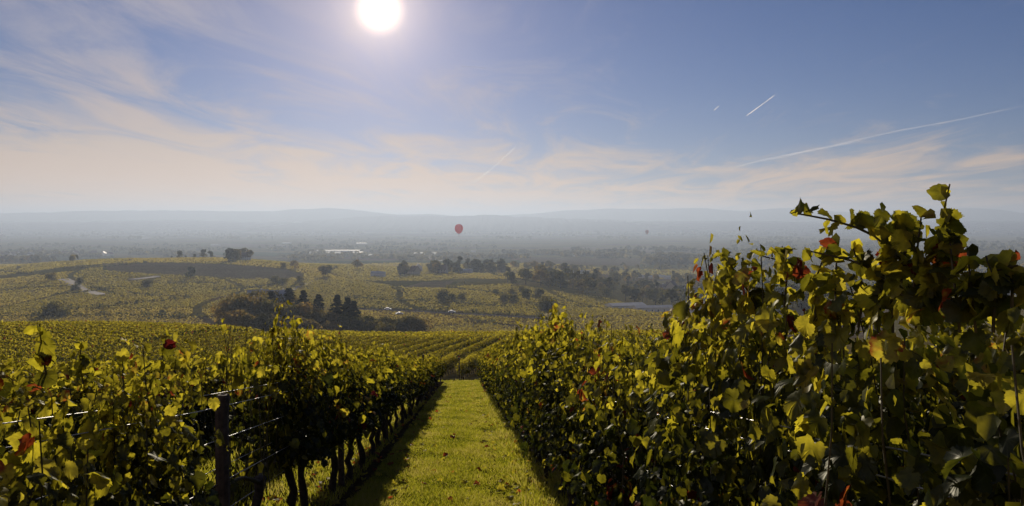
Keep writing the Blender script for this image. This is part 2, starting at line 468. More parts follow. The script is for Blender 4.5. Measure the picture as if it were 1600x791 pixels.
field('field', [(330, 380), (470, 383)], [(330, 386), (470, 388)], M['stubble'])
field('field', [(330, 393), (480, 396)], [(330, 399), (485, 402)], M['meadow'])
field('field', [(480, 408), (760, 408)], [(480, 413), (760, 415)], M['meadow'])
field('field', [(560, 413), (690, 417)], [(560, 419), (690, 424)], M['stubble'])
field('field', [(800, 402), (1000, 404)], [(800, 412), (1000, 416)], M['plough'])
field('field', [(760, 398), (800, 398)], [(740, 420), (840, 424)], M['meadow'])
field('field', [(1040, 421), (1062, 424)], [(1030, 426), (1060, 429)], M['rust'])
field('field', [(1000, 426), (1050, 426)], [(1000, 431), (1050, 432)], M['meadow'])
field('field', [(880, 386), (1100, 388)], [(880, 392), (1100, 396)], M['stubble'])
field('field', [(0, 402), (180, 400)], [(0, 410), (150, 407)], M['meadow'])
field('field', [(720, 440), (830, 448), (930, 470)], [(720, 460), (800, 466), (900, 482)], M['gold'])
field('field', [(1090, 414), (1240, 416)], [(1090, 421), (1240, 424)], M['stubble'])
field('field', [(1300, 395), (1600, 398)], [(1300, 404), (1600, 408)], M['meadow'])
# hedge banks and terrace edges, tracks, the road
BANKS = [[(0, 425), (40, 428), (90, 433)], [(100, 420), (160, 418), (230, 411)], [(95, 485), (150, 483), (230, 474), (300, 467)], [(0, 497), (120, 495), (200, 494), (340, 497)],
         [(0, 455), (50, 451), (110, 448)], [(220, 503), (260, 500), (300, 498)], [(550, 483), (650, 486), (760, 492), (850, 497)], [(430, 446), (380, 452), (330, 455)],
         [(540, 466), (600, 470), (700, 474), (800, 482)], [(612, 452), (635, 459)], [(725, 444), (705, 452)], [(80, 463), (130, 458), (180, 452)],
         [(700, 450), (800, 462), (900, 474)], [(770, 430), (830, 440), (930, 460)], [(200, 460), (240, 463), (300, 466)], [(470, 440), (455, 452)],
         [(140, 451), (165, 456), (180, 462)], [(260, 444), (300, 443), (340, 444)], [(845, 472), (880, 480), (950, 484)], [(720, 504), (780, 508)]]
for b in BANKS: ribbon('hedge_bank', b, 2.6, M['bank'], 0.55, 40)
ribbon('track', [(98, 437), (118, 446), (126, 452), (140, 458), (160, 462)], 9.0, M['track'], 0.75)
ribbon('track', [(205, 438), (225, 436), (248, 433)], 7.0, M['track'], 0.75)
ribbon('track', [(455, 455), (470, 448), (490, 440)], 4.0, M['track'], 0.75)
ribbon('track', [(690, 408), (672, 404), (676, 400)], 9.0, M['track'], 0.75)
ribbon('road', [(540, 484.5), (600, 486.5), (680, 490), (720, 492.5), (770, 495), (850, 500)], 4.2, M['road'], 0.85)

# ------------------------------------------------------------------ leaf templates
def leaf_outline(teeth):
    base = [(0.03, 0.02, 0), (0.13, -0.10, 0), (0.30, -0.13, .3), (0.45, 0.0, .2), (0.53, 0.17, .2), (0.58, 0.36, 1), (0.54, 0.48, 0), (0.50, 0.56, 0), (0.50, 0.68, .3), (0.44, 0.80, 1), (0.32, 0.84, 0), (0.23, 0.88, 0), (0.13, 0.97, .3), (0.0, 1.04, 1)]
    out = []
    for i, p in enumerate(base):
        out.append(p)
        if teeth and 1 < i < len(base) - 1:
            q = base[i + 1]
            mx_, my_ = (p[0] + q[0]) / 2, (p[1] + q[1]) / 2
            L = math.hypot(mx_, my_ - 0.4) + 1e-6
            k = 0.92
            out.append((mx_ * k, 0.4 + (my_ - 0.4) * k, 0))
    right = out
    left = [(-x, y, v) for x, y, v in reversed(out[:-1])]
    return right + left
def leaf_template(seed, teeth=True):
    r = np.random.default_rng(seed)
    o = leaf_outline(teeth)
    o = np.array(o)
    j = r.normal(0, 0.022, (len(o), 2)); o[:, :2] += j
    c = np.array([[0.0, 0.22, 1.0]])
    ring = c + (o - c) * 0.55
    ring[:, 2] = np.where(o[:, 2] == 1, 1.0, o[:, 2] * 0.8)
    pts = np.concatenate([c, ring[::2], o]) if not teeth else np.concatenate([c, ring, o])
    x, y, v = pts.T
    cup = r.uniform(-0.6, 0.7); fold = r.uniform(-0.1, 0.6); droop = r.uniform(0.05, 0.75); tw = r.uniform(-0.45, 0.45)
    z = cup * x * x + fold * (np.sqrt(x * x + 0.01) - 0.1) * 0.5 - droop * (y - 0.2) ** 2 * np.where(y > 0.2, 1, 0.3) + tw * x * (y - 0.3)
    n = len(o)
    ph = np.arctan2(x, y - 0.2)
    z += 0.085 * np.sin(ph * r.integers(3, 6) + r.uniform(0, 6)) * np.clip(np.hypot(x, y - 0.2) - 0.25, 0, 1) * 2
    V = np.stack([x, y, z], -1)
    F = []
    if teeth:
        for k in range(n):
            k2 = (k + 1) % n
            F += [(0, 1 + k, 1 + k2), (1 + k, 1 + n + k, 1 + n + k2), (1 + k, 1 + n + k2, 1 + k2)]
    else:
        V = np.concatenate([V[:1], V[-n:]]); v = np.concatenate([v[:1], v[-n:]])
        F = [(0, 1 + k, 1 + (k + 1) % n) for k in range(n)]
    return V, np.array(F), v
LT_HI = [leaf_template(s, True) for s in range(10)]
LT_MID = [leaf_template(20 + s, False) for s in range(4)]
_lv = np.array([(0, -0.1, 0), (0.5, 0.2, 0.1), (0.36, 0.75, 0.0), (0, 1.0, -0.2), (-0.36, 0.75, 0.0), (-0.5, 0.2, 0.1)])
LT_LOW = [(_lv, np.array([(0, 1, 2), (0, 2, 3), (0, 3, 4), (0, 4, 5)]), np.zeros(6))]
LT_FAR = [(np.array([(-0.42, 0.0, 0.05), (0.38, 0.1, 0), (0.45, 0.85, 0.06), (-0.3, 0.95, -0.1)]), np.array([(0, 1, 2), (0, 2, 3)]), np.zeros(4))]
_qv = np.array([(-0.5, 0, 0), (0.5, 0, 0), (0.5, 1, 0), (-0.5, 1, 0)])

def frames(nrm, tip):
    nrm = nrm / (np.linalg.norm(nrm, axis=1, keepdims=True) + 1e-9)
    t = tip - nrm * (tip * nrm).sum(1, keepdims=True)
    t /= np.linalg.norm(t, axis=1, keepdims=True) + 1e-9
    x = np.cross(t, nrm)
    return np.stack([x, t, nrm], -1)        # columns
def leaves_mesh(name, L, temps, r):
    """join leaves (dict of arrays) into one mesh"""
    P, Nn, T, S, Hh = L['p'], L['n'], L['t'], L['s'], L['h']
    B = frames(Nn, T)
    pick = r.integers(0, len(temps), len(P))
    Vs, Fs, hs, vn = [], [], [], []
    base = 0
    for k, (tv, tf, tvn) in enumerate(temps):
        idx = np.where(pick == k)[0]
        if len(idx) == 0: continue
        v = np.einsum('nij,vj->nvi', B[idx], tv) * S[idx][:, None, None] + P[idx][:, None, :]
        f = tf[None] + (np.arange(len(idx)) * len(tv))[:, None, None] + base
        base += len(idx) * len(tv)
        Vs.append(v.reshape(-1, 3)); Fs.append(f.reshape(-1, tf.shape[1]))
        hs.append(np.repeat(Hh[idx], len(tv))); vn.append(np.tile(tvn, len(idx)))
    return mesh_np(name, np.concatenate(Vs), np.concatenate(Fs), {'hue': np.concatenate(hs), 'vein': np.concatenate(vn)}, smooth=True)
def hue_pick(r, n, yellow=0.0, red=0.025):
    h = np.clip(r.beta(1.25, 2.1, n) * 0.92 + yellow, 0, 0.86)
    m = r.random(n) < red
    h[m] = r.uniform(0.94, 1.0, m.sum())
    return h

# ------------------------------------------------------------------ grapevines
VL = 1.1
def gen_vine(r, H=1.8, dens=1.0, slope=SLOPE, low=0.55, thin=None, yellow=0.0, red=0.018, size=0.060, width=1.0, prof=None):
    P, Nn, T, S, Hh = [], [], [], [], []
    shoots = []
    ns = 12
    clump = r.uniform(-0.45, 0.45, 3)
    for k in range(ns):
        x0 = ((k + 0.5) / ns * VL - VL / 2) * 0.90 + r.normal(0, 0.02)
        bulge = (0.07 + 0.15 * max(0, math.cos(math.pi * x0 / VL * 0.96))) * width
        top = H * r.uniform(0.90, 1.03)
        if prof is not None: top *= prof(x0)
        elif r.random() < 0.16: top *= 1.07
        z0 = 0.66
        nn = max(4, int((top - z0) / 0.075))
        yy = r.normal(0, bulge * 0.5); line = []
        xx = x0
        for i in range(nn):
            z = z0 + (top - z0) * i / (nn - 1)
            xx += r.normal(0, 0.012); yy += r.normal(0, 0.014)
            yy *= 0.985
            line.append((xx, yy, z - slope * xx))
            cnt = int(r.poisson(9.0 * dens)) if z < top - 0.12 else int(r.poisson(3.0 * dens))
            for q in range(cnt):
                side = 1 if r.random() < 0.5 else -1
                off = abs(r.normal(bulge * 0.95, 0.055)) if r.random() < 0.62 else r.uniform(0, bulge)
                off *= min(1.0, max(0.12, (min(top, H * 0.98) + 0.02 - z) / 0.30))
                zz = z + r.normal(0, 0.04) - (0.12 * r.random() if z < 0.85 else 0)
                if zz < low: zz = low + 0.2 * r.random()
                if thin is not None and r.random() < thin(xx, zz): continue
                px_ = xx + r.normal(0, 0.035)
                P.append((px_, yy * 0.5 + side * off, zz - slope * px_))
                o = r.normal(0, 0.45, 3)
                Nn.append((o[0] * 0.85, side * 0.85 + o[1], 0.45 + o[2]))
                T.append((r.normal(0, 0.6), side * 0.5 + r.normal(0, 0.3), -0.7 + r.normal(0, 0.4)))
                S.append(size * (0.45 + 0.95 * r.random() ** 1.3) * (0.75 if z > top - 0.15 else 1.0))
        shoots.append(line)
    n = len(P)
    P = np.array(P)
    h = hue_pick(r, n, yellow, 0.0)
    a_, b_ = r.uniform(0, 6, 2)
    patch = np.sin(P[:, 0] * 8.5 + a_) + np.sin(P[:, 2] * 6.5 + b_)
    m_ = (patch > 1.15) & (r.random(n) < red * 11)
    h[m_] = r.uniform(0.89, 0.99, m_.sum())
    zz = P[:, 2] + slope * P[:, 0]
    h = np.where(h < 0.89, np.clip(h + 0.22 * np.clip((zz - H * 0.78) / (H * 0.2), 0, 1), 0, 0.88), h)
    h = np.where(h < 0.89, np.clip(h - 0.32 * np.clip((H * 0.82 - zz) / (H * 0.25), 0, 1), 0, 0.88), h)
    return dict(p=P, n=np.array(Nn), t=np.array(T), s=np.array(S), h=h), shoots
def trunk_mesh(r, slope=SLOPE, thick=1.0):
    m = MB()
    pts, rad = [], []
    x = y = 0.0
    for i in range(9):
        t = i / 8
        pts.append((x, y, -0.12 + t * 0.84)); rad.append((0.036 - 0.012 * t + 0.014 * r.random() + (0.012 if i == 0 else 0)) * thick)
        x += r.normal(0, 0.034); y += r.normal(0, 0.026)
    rad[-1] *= 1.35
    m.tube(pts, rad, 7)
    return m.mesh('trunk', True), pts[-1]
def cane_mesh(r, head, sgn, slope=SLOPE):
    m = MB(); pts = []; rad = []
    for i in range(7):
        t = i / 6
        xx = head[0] + sgn * t * 0.55
        pts.append((xx, head[1] * (1 - t) + r.normal(0, 0.008), head[2] - 0.02 + 0.09 * math.sin(t * 2.6) - 0.02 * t - slope * xx)); rad.append(0.015 - 0.007 * t)
    m.tube(pts, rad, 5)
    return m.mesh('cane', True)
def shoots_mesh(shoots, rad=0.0036):
    m = MB()
    for line in shoots:
        pts = line[::2] if len(line) > 5 else line
        m.tube(pts, [rad * (1 - 0.55 * i / len(pts)) for i in range(len(pts))], 4, cap=False)
    return m.mesh('shoot')
ROW_RZ = math.atan2(CA, SA)
# meshes of single leaves: shapes x colours, shared by every leaf object
LEAFMESH = []
for k, (tv, tf, tvn) in enumerate(LT_HI):
    rowm = []
    for hq in np.linspace(0, 1, 21):
        rowm.append(None)
    LEAFMESH.append(rowm)
def leaf_mesh_for(k, h):
    q = int(round(min(max(h, 0), 1) * 20))
    if LEAFMESH[k][q] is None:
        tv, tf, tvn = LT_HI[k]
        me = mesh_np('leaf', tv, tf, {'hue': np.full(len(tv), q / 20.0), 'vein': tvn}, smooth=True)
        me.materials.append(M['leaf'])
        LEAFMESH[k][q] = me
    return LEAFMESH[k][q]
def add_leaf_objects(root, L, idx, r):
    B = frames(L['n'], L['t'])
    for i in idx:
        o = bpy.data.objects.new('leaf', leaf_mesh_for(int(r.integers(0, len(LT_HI))), float(L['h'][i])))
        s = float(L['s'][i])
        m = Matrix([[*(B[i, a] * s), L['p'][i, a]] for a in range(3)] + [[0, 0, 0, 1]])
        o.parent = root
        o.matrix_basis = m
        col.objects.link(o)
def sub(L, idx): return {k: v[idx] for k, v in L.items()}
def cat(a, b): return {k: np.concatenate([a[k], b[k]]) for k in a}

def manual_shoot(root, pts, lsize, r, side=-1, step=0.030, dark=0.0, red=0.04):
    """a long stray shoot through world points; returns its leaves and its line in the vine's own frame"""
    inv = (Matrix.Translation(root.location) @ Matrix.Rotation(root.rotation_euler.z, 4, 'Z')).inverted()
    p = [inv @ q for q in pts]
    n = 16
    line = []
    for i in range(n + 1):
        t = i / n * (len(p) - 1); k = min(int(t), len(p) - 2); f = t - k
        p0, p1, p2, p3 = p[max(k - 1, 0)], p[k], p[k + 1], p[min(k + 2, len(p) - 1)]
        q = 0.5 * ((2 * p1) + (p2 - p0) * f + (2 * p0 - 5 * p1 + 4 * p2 - p3) * f * f + (3 * p1 - p0 - 3 * p2 + p3) * f ** 3)
        line.append(q)
    P, Nn, T, S = [], [], [], []
    d = 0
    for i in range(1, n + 1):
        d += (line[i] - line[i - 1]).length
        while d > step:
            d -= step
            for q in range(3 if r.random() < 0.25 else 2):
                o = r.normal(0, 0.005, 3)
                P.append((line[i].x + o[0], line[i].y + o[1], line[i].z + o[2] + 0.004))
                Nn.append((0.3 + r.normal(0, 0.6), r.normal(0, 0.6), 0.35 + r.normal(0, 0.5)))
                T.append((r.normal(0, 0.8), r.normal(0, 0.8), -0.25 + r.normal(0, 0.5)))
                S.append(lsize * r.uniform(0.6, 1.15) * (1.0 - 0.4 * i / n))
    h = hue_pick(r, len(P), 0.12 - dark, red)
    return dict(p=np.array(P), n=np.array(Nn), t=np.array(T), s=np.array(S), h=h), line

def near_vine(s, l, label, group, H, dens, r, nleaf, shoots_px=(), thin=None, yellow=0.0, red=0.018, size=0.060, thick=1.0, low=0.55, width=1.0, prof=None):
    root = empty('grapevine', lane(s, l), ROW_RZ)
    tag(root, label, 'grapevine', group)
    L, sh = gen_vine(r, H, dens, thin=thin, yellow=yellow, red=red, size=size, low=low, width=width, prof=prof)
    for pts, ls in shoots_px:
        L2, ln = manual_shoot(root, [at_depth(*q) for q in pts], ls, r)
        L = cat(L, L2); sh.append([tuple(q) for q in ln])
    tm, head = trunk_mesh(r, thick=thick)
    link('trunk', tm, M['bark'], root)
    for sg in (-1, 1): link('cane', cane_mesh(r, head, sg), M['cane'], root)
    link('shoot', shoots_mesh(sh), M['cane'], root)
    # the leaves that show largest are objects of their own
    rot = Matrix.Rotation(ROW_RZ, 3, 'Z')
    Wp = (np.array(rot) @ L['p'].T).T + np.array(root.location)
    sx = 800 + FPX * Wp[:, 0] / np.maximum(Wp[:, 1], 0.05); sy = HOR - FPX * Wp[:, 2] / np.maximum(Wp[:, 1], 0.05)
    px = L['s'] * FPX / np.maximum(Wp[:, 1], 0.05)
    sideview = -np.sign(l) * (Wp @ np.array([CA, -SA, 0]) - l)          # towards the lane
    top = L['p'][:, 2] + SLOPE * L['p'][:, 0]
    score = px * (1 + 4.0 * sideview + 0.8 * (top > H * 0.85)) * ((sx > -40) & (sx < 1640) & (sy < 830) & (Wp[:, 1] > 0.3))
    order = np.argsort(-score)
    one = order[:nleaf]; one = one[score[one] > 0]
    rest = np.setdiff1d(np.arange(len(px)), one)
    add_leaf_objects(root, L, one, r)
    if len(rest):
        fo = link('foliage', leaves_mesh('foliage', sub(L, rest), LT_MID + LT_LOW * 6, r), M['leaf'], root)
        fo['kind'] = 'stuff'
    return root

G_RIGHT = 'grapevines in the tall row with red tinged leaves'
G_LEFT = 'grapevines in the row with bared trellis wires'
LB_RIGHT = 'leafy grapevine in the tall row with red tinged leaves, along the grass lane'
LB_LEFT = 'dark backlit grapevine in the row with bared wires, along the grass lane shadow edge'
r1 = np.random.default_rng(101)
near_vine(0.55, 1.12, 'low grapevine on the uphill side of the tallest vine, with big yellow leaves', G_RIGHT, 1.16, 1.3, r1, 120, red=0.025, yellow=0.04)
near_vine(1.62, 0.97, 'tallest grapevine with long leafy shoots rising against the sky and scattered red leaves', G_RIGHT, 1.71, 2.0, r1, 300, size=0.047, prof=lambda x: 1.0 - 0.26 * max(0.0, 0.12 - x), yellow=0.05,
          shoots_px=[([(1450, 480, 1.62), (1466, 400, 1.58), (1472, 345, 1.55), (1484, 288, 1.52)], 0.058),
                     ([(1440, 440, 1.62), (1370, 372, 1.70), (1310, 347, 1.74), (1246, 334, 1.78)], 0.056),
                     ([(1420, 470, 1.70), (1350, 415, 1.80), (1262, 392, 1.90)], 0.056),
                     ([(1470, 470, 1.6), (1430, 390, 1.6), (1385, 330, 1.62)], 0.056),
                     ([(1500, 470, 1.5), (1540, 430, 1.45), (1590, 415, 1.4)], 0.060),
                     ([(1440, 480, 1.6), (1460, 430, 1.6), (1490, 375, 1.58)], 0.070),
                     ([(1400, 480, 1.65), (1410, 430, 1.65), (1420, 350, 1.65)], 0.062)] +
                     [([(x_, 520, d_), (x_ + 8 * math.sin(x_), 450, d_), (x_ + 22 * math.sin(x_ * 1.7), y_, d_ + 0.03)], 0.058) for x_, y_, d_ in [(1280, 372, 2.0), (1312, 395, 1.95), (1340, 385, 1.9), (1372, 350, 1.8), (1395, 372, 1.75), (1432, 340, 1.62), (1500, 360, 1.5), (1525, 385, 1.46), (1552, 400, 1.42), (1580, 425, 1.4)]], red=0.06)
near_vine(2.72, 0.95, 'grapevine with reddened leaves and short upright shoots next to the tallest vine', G_RIGHT, 1.80, 2.0, r1, 300, size=0.048, yellow=0.05,
          shoots_px=[([(1190, 500, 2.6), (1160, 440, 2.65), (1128, 398, 2.7)], 0.066), ([(1225, 480, 2.5), (1230, 420, 2.5), (1222, 385, 2.5)], 0.062),
                     ([(1255, 470, 2.4), (1248, 420, 2.4), (1190, 400, 2.45)], 0.06)], red=0.025)
near_vine(3.78, 0.95, 'thin grapevine with two wires showing through its dark gap', G_RIGHT, 1.50, 1.2, r1, 240, size=0.052, thin=lambda x, z: 0.75 if (0.8 < z < 1.25 and x < 0.2) else 0.1, red=0.06)
near_vine(4.86, 0.95, LB_RIGHT, G_RIGHT, 1.58, 1.5, r1, 260, size=0.052, low=0.42)
near_vine(5.95, 0.95, LB_RIGHT, G_RIGHT, 1.66, 1.4, r1, 260, size=0.054, low=0.42)
near_vine(7.05, 0.95, LB_RIGHT, G_RIGHT, 1.76, 1.3, r1, 200, low=0.42)
near_vine(8.15, 0.95, LB_RIGHT, G_RIGHT, 1.9, 1.15, r1, 150, low=0.42)

near_vine(1.95, -1.4, 'grapevine with large yellow leaves, third uphill from the dark wooden post', G_LEFT, 1.43, 1.6, r1, 220, size=0.051, yellow=0.06,
          shoots_px=[([(75, 600, 2.5), (66, 550, 2.45), (62, 506, 2.4)], 0.06)], red=0.025)
near_vine(3.02, -1.4, 'grapevine with bright yellow leaves, second uphill from the dark wooden post', G_LEFT, 1.44, 1.7, r1, 300, size=0.051, yellow=0.05,
          shoots_px=[([(130, 600, 3.0), (125, 565, 3.0), (128, 535, 3.0)], 0.06), ([(250, 590, 3.5), (255, 550, 3.5), (262, 520, 3.5)], 0.06)], red=0.025)
near_vine(3.62, -1.4, 'grapevine with an arching shoot of small yellow leaves touching the wooden post', G_LEFT, 1.47, 1.6, r1, 260, size=0.052, thin=lambda x, z: 0.985 if x > 0.04 and z < 1.30 else 0.0, low=0.7, yellow=0.03)
near_vine(5.05, -1.4, 'sparse grapevine leaving the trellis wires bare behind the wooden post', G_LEFT, 1.6, 0.9, r1, 160, thin=lambda x, z: 0.98 if z < 1.38 else 0.3, low=0.7, thick=0.8)
near_vine(6.35, -1.4, 'dense dark grapevine with yellow crest, first after the bare wires', G_LEFT, 1.75, 1.25, r1, 280, low=0.68)
near_vine(7.35, -1.4, LB_LEFT, G_LEFT, 1.72, 1.2, r1, 220, low=0.68)
near_vine(8.45, -1.4, LB_LEFT, G_LEFT, 1.70, 1.2, r1, 160, low=0.68)

# vines farther down the rows: a few kinds, copied along each row
def vine_kind(seed, H, dens, size, temps, slope=SLOPE, mat='leaf', shoots=True, low=0.55, yellow=0.0):
    r = np.random.default_rng(seed)
    root = empty('grapevine', (0, 0, 0))
    L, sh = gen_vine(r, H, dens, slope=slope, size=size, low=low, yellow=yellow, red=0.012)
    tm, head = trunk_mesh(r, slope); link('trunk', tm, M['bark'], root)
    if shoots:
        link('cane', cane_mesh(r, head, 1, slope), M['cane'], root); link('cane', cane_mesh(r, head, -1, slope), M['cane'], root)
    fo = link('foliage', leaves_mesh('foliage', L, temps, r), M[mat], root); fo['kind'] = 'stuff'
    return root
KM = [vine_kind(300 + k, 1.78, 1.3, 0.066, LT_MID) for k in range(5)]
KML = [vine_kind(310 + k, 1.78, 1.3, 0.066, LT_MID, low=0.76) for k in range(4)]
KLL = [vine_kind(330 + k, 1.78, 0.9, 0.088, LT_LOW, mat='leaf_far', shoots=False, low=0.76) for k in range(3)]
KL = [vine_kind(320 + k, 1.78, 0.9, 0.088, LT_LOW, mat='leaf_far', shoots=False) for k in range(4)]
used = set()
def put_vine(kinds, loc, rz, label, group, zs=1.0):
    k = kinds[random.randrange(len(kinds))]
    if k.name in used: o = copy_tree(k)
    else: o = k; used.add(k.name)
    o.location = loc; o.rotation_euler = (0, 0, rz); o.scale = (1, random.choice((-1, 1)) * random.uniform(0.9, 1.1), zs * random.uniform(0.95, 1.05))
    tag(o, label, 'grapevine', group)
    return o
s = 9.25
while s < 46:
    put_vine(KM if s < 18 else KL, lane(s + random.uniform(-.08, .08), 0.95), ROW_RZ, LB_RIGHT, G_RIGHT, 1.03 if s < 14 else 0.94); s += 1.1
s = 9.55
while s < 40:
    put_vine(KML if s < 18 else KLL, lane(s + random.uniform(-.08, .08), -1.4), ROW_RZ, LB_LEFT, G_LEFT, 0.88 if s < 14 else 0.82); s += 1.1
for ri, l in enumerate((-2.75, -4.1, -5.45, -6.8)):
    s = max(3.2, -l * 1.32)
    lab = ['leafy grapevine in the row just behind the bared wires', 'leafy grapevine in the second row behind the bared wires',
           'leafy grapevine in the third row behind the bared wires', 'leafy grapevine in the fourth row behind the bared wires'][ri]
    while s < (26 if ri == 0 else 20):
        put_vine((KML if ri == 0 else KM) if s < 15 else KL, lane(s + random.uniform(-.08, .08), l), ROW_RZ, lab, 'grapevines in the rows behind the bared wires', 0.80); s += 1.1
s = 1.2
while s < 13:
    put_vine(KM, lane(s, 2.3), ROW_RZ, 'leafy grapevine hidden behind the tall row with red tinged leaves', 'grapevines in the row behind the tall row', 0.95); s += 1.1

# ------------------------------------------------------------------ posts and wires
def post(s, l, h=1.75, w_=0.045, label='', group=None):
    m = MB()
    m.tube([(0, 0, -0.25), (0.004, 0, 0.5), (0.0, 0.006, 1.2), (0.006, 0.0, h - 0.02), (0.006, 0, h)], [w_, w_ * 1.02, w_ * 0.97, w_ * 0.95, w_ * 0.8], 9)
    o = link('trellis_post', m.mesh('trellis_post', False), M['post'], None, lane(s, l))
    o.rotation_euler = (random.uniform(-0.03, 0.03), random.uniform(-0.03, 0.03), random.uniform(0, 3))
    return tag(o, label, 'post', group)
post(4.40, -1.33, 1.30, 0.038, 'dark wooden trellis post standing beside the bare wires')
post(5.7, 0.97, 1.35, 0.035, 'dark wooden trellis post among the leaves of the tall row', 'posts in the tall row')
for s in (11.2, 16.6, 22, 28, 34, 40): post(s, 0.97, 1.5, 0.035, 'dark wooden trellis post among the leaves of the tall row', 'posts in the tall row')
for s in (9.0, 14, 19.5, 25, 31, 37, 43.8): post(s, -1.4, 1.55, 0.035, 'dark wooden trellis post farther along the row with bared wires', 'posts in the row with bared wires')
post(7.6, -2.75, 1.5, 0.035, 'dark wooden post in the row just behind the bared wires')
def wire(l, h, dl, s0, s1, label, group):
    m = MB()
    pts = []
    n = int((s1 - s0) / 1.3)
    for i in range(n + 1):
        s = s0 + (s1 - s0) * i / n
        p = lane(s, l + dl); p.z += h + 0.010 * math.sin(s * 1.15)
        pts.append(p)
    m.tube(pts, 0.0024, 5)
    tag(link('trellis_wire', m.mesh('trellis_wire', True), M['wire']), label, 'wire', group)
for h, dl, nm in ((0.62, 0.0, 'lowest'), (0.82, 0.05, 'second lowest'), (0.86, -0.05, 'third lowest'), (1.06, 0.05, 'fourth lowest'), (1.24, 0.05, 'second highest'), (1.30, -0.05, 'highest')):
    wire(-1.4, h, dl, 1.4, 44, 'steel trellis wire of the row with bared wires, %s of six' % nm, 'wires of the row with bared wires')
for h, dl, nm in ((0.70, 0.0, 'lowest'), (0.92, -0.05, 'second lowest'), (1.22, -0.06, 'second highest'), (1.26, 0.06, 'highest')):
    wire(0.96, h, dl, 0.4, 44, 'steel trellis wire threading the tall leafy row, %s of four' % nm, 'wires of the tall row')

# ------------------------------------------------------------------ lane turf, soil strips, grass blades
def lane_strip(name, s0, s1, l0, l1, mat, lift, nu=120, nv=8):
    sv = np.linspace(s0, s1, nu)
    a = np.stack([sv * SA + l0 * CA, sv * CA - l0 * SA], -1); b = np.stack([sv * SA + l1 * CA, sv * CA - l1 * SA], -1)
    return tag(grid_sheet(name, a, b, mat, lift, nu, nv), kind='structure')
lane_strip('vineyard_soil', 0.1, 47.5, -9.0, 6.0, M['soil'], 0.015, 140, 30)
lane_strip('grass_path', 0.1, 56.5, -1.12, 0.70, M['turf'], 0.03, 140, 8)
lane_strip('grass_path', 47.5, 60, -45.0, 14.0, M['turf'], 0.036, 30, 60)
def blades(S, Lt, hgt, wid, r, hue):
    n = len(S)
    X = S * SA + Lt * CA; Y = S * CA - Lt * SA
    Z = height(X, Y) + 0.02
    th = r.uniform(0, 2 * np.pi, n)
    lean = r.normal(0, 0.45, (n, 2))
    bx, by = np.cos(th) * wid / 2, np.sin(th) * wid / 2
    V = np.zeros((n, 5, 3))
    V[:, 0] = np.stack([X - bx, Y - by, Z], -1); V[:, 1] = np.stack([X + bx, Y + by, Z], -1)
    mx_, my_ = X + lean[:, 0] * hgt * 0.35, Y + lean[:, 1] * hgt * 0.35
    V[:, 2] = np.stack([mx_ + bx * 0.8, my_ + by * 0.8, Z + hgt * 0.6], -1); V[:, 3] = np.stack([mx_ - bx * 0.8, my_ - by * 0.8, Z + hgt * 0.6], -1)
    V[:, 4] = np.stack([X + lean[:, 0] * hgt, Y + lean[:, 1] * hgt, Z + hgt * 0.95], -1)
    T = np.array([(0, 1, 2), (0, 2, 3), (3, 2, 4)])
    F = (T[None] + (np.arange(n) * 5)[:, None, None]).reshape(-1, 3)
    return V.reshape(-1, 3), F, np.repeat(hue, 5)
def grass_patch(r):
    Vs, Fs, Hs, b = [], [], [], 0
    def zone(n, s0, s1, l0, l1, h0, h1, wd, dry=0.0, clumpy=True):
        nonlocal b
        # more blades near the eye
        u = r.random(n); S = s0 * (s1 / s0) ** u
        Lt = r.uniform(l0, l1, n)
        hg = r.uniform(h0, h1, n)
        pat = 0.5 + 0.17 * (np.sin(S * 2.7 + 1.9 * Lt) + np.sin(S * 1.13 - 3.7 * Lt + 1) + np.sin(Lt * 6.1 + 1.5 * np.sin(S * 1.7)) + np.sin(S * 5.3 + 4.4 * Lt + 2))
        rut = np.exp(-((Lt + 0.72) / 0.13) ** 2) + np.exp(-((Lt - 0.34) / 0.13) ** 2)
        hg = hg * (1 - 0.5 * rut); pat = np.clip(pat + 0.35 * rut * np.sin(S * 0.9 + 1) ** 2, 0, 1.2)
        if clumpy: hg = hg * (0.6 + 0.7 * pat)
        hue = np.clip(r.normal(0.5, 0.2, n) + 0.5 * (pat - 0.5) + dry, 0, 1)
        hue[r.random(n) < 0.05] = 1.0
        v, f, h = blades(S, Lt, hg, wd * (S / 10.0) ** 0.7, r, hue)
        Vs.append(v); Fs.append(f + b); Hs.append(h); b += len(v)
    zone(78000, 6.0, 20, -1.15, 0.75, 0.03, 0.075, 0.009)
    zone(40000, 20, 56.5, -1.2, 0.75, 0.04, 0.08, 0.010)
    zone(9000, 6.0, 30, 0.55, 1.3, 0.05, 0.16, 0.010, 0.15)
    zone(10000, 6.0, 26, -2.6, -1.3, 0.04, 0.11, 0.010, 0.1)
    zone(6000, 6.0, 26, -4.0, -2.6, 0.04, 0.11, 0.012, 0.1)
    zone(9000, 46, 60, -20, 8, 0.06, 0.16, 0.010, 0.1)
    return link('grass', mesh_np('grass', np.concatenate(Vs), np.concatenate(Fs), {'hue': np.concatenate(Hs)}), M['grass'])
tag(grass_patch(np.random.default_rng(5)), 'short sunlit yellow green grass on the lane between the vine rows', 'grass', kind='stuff')
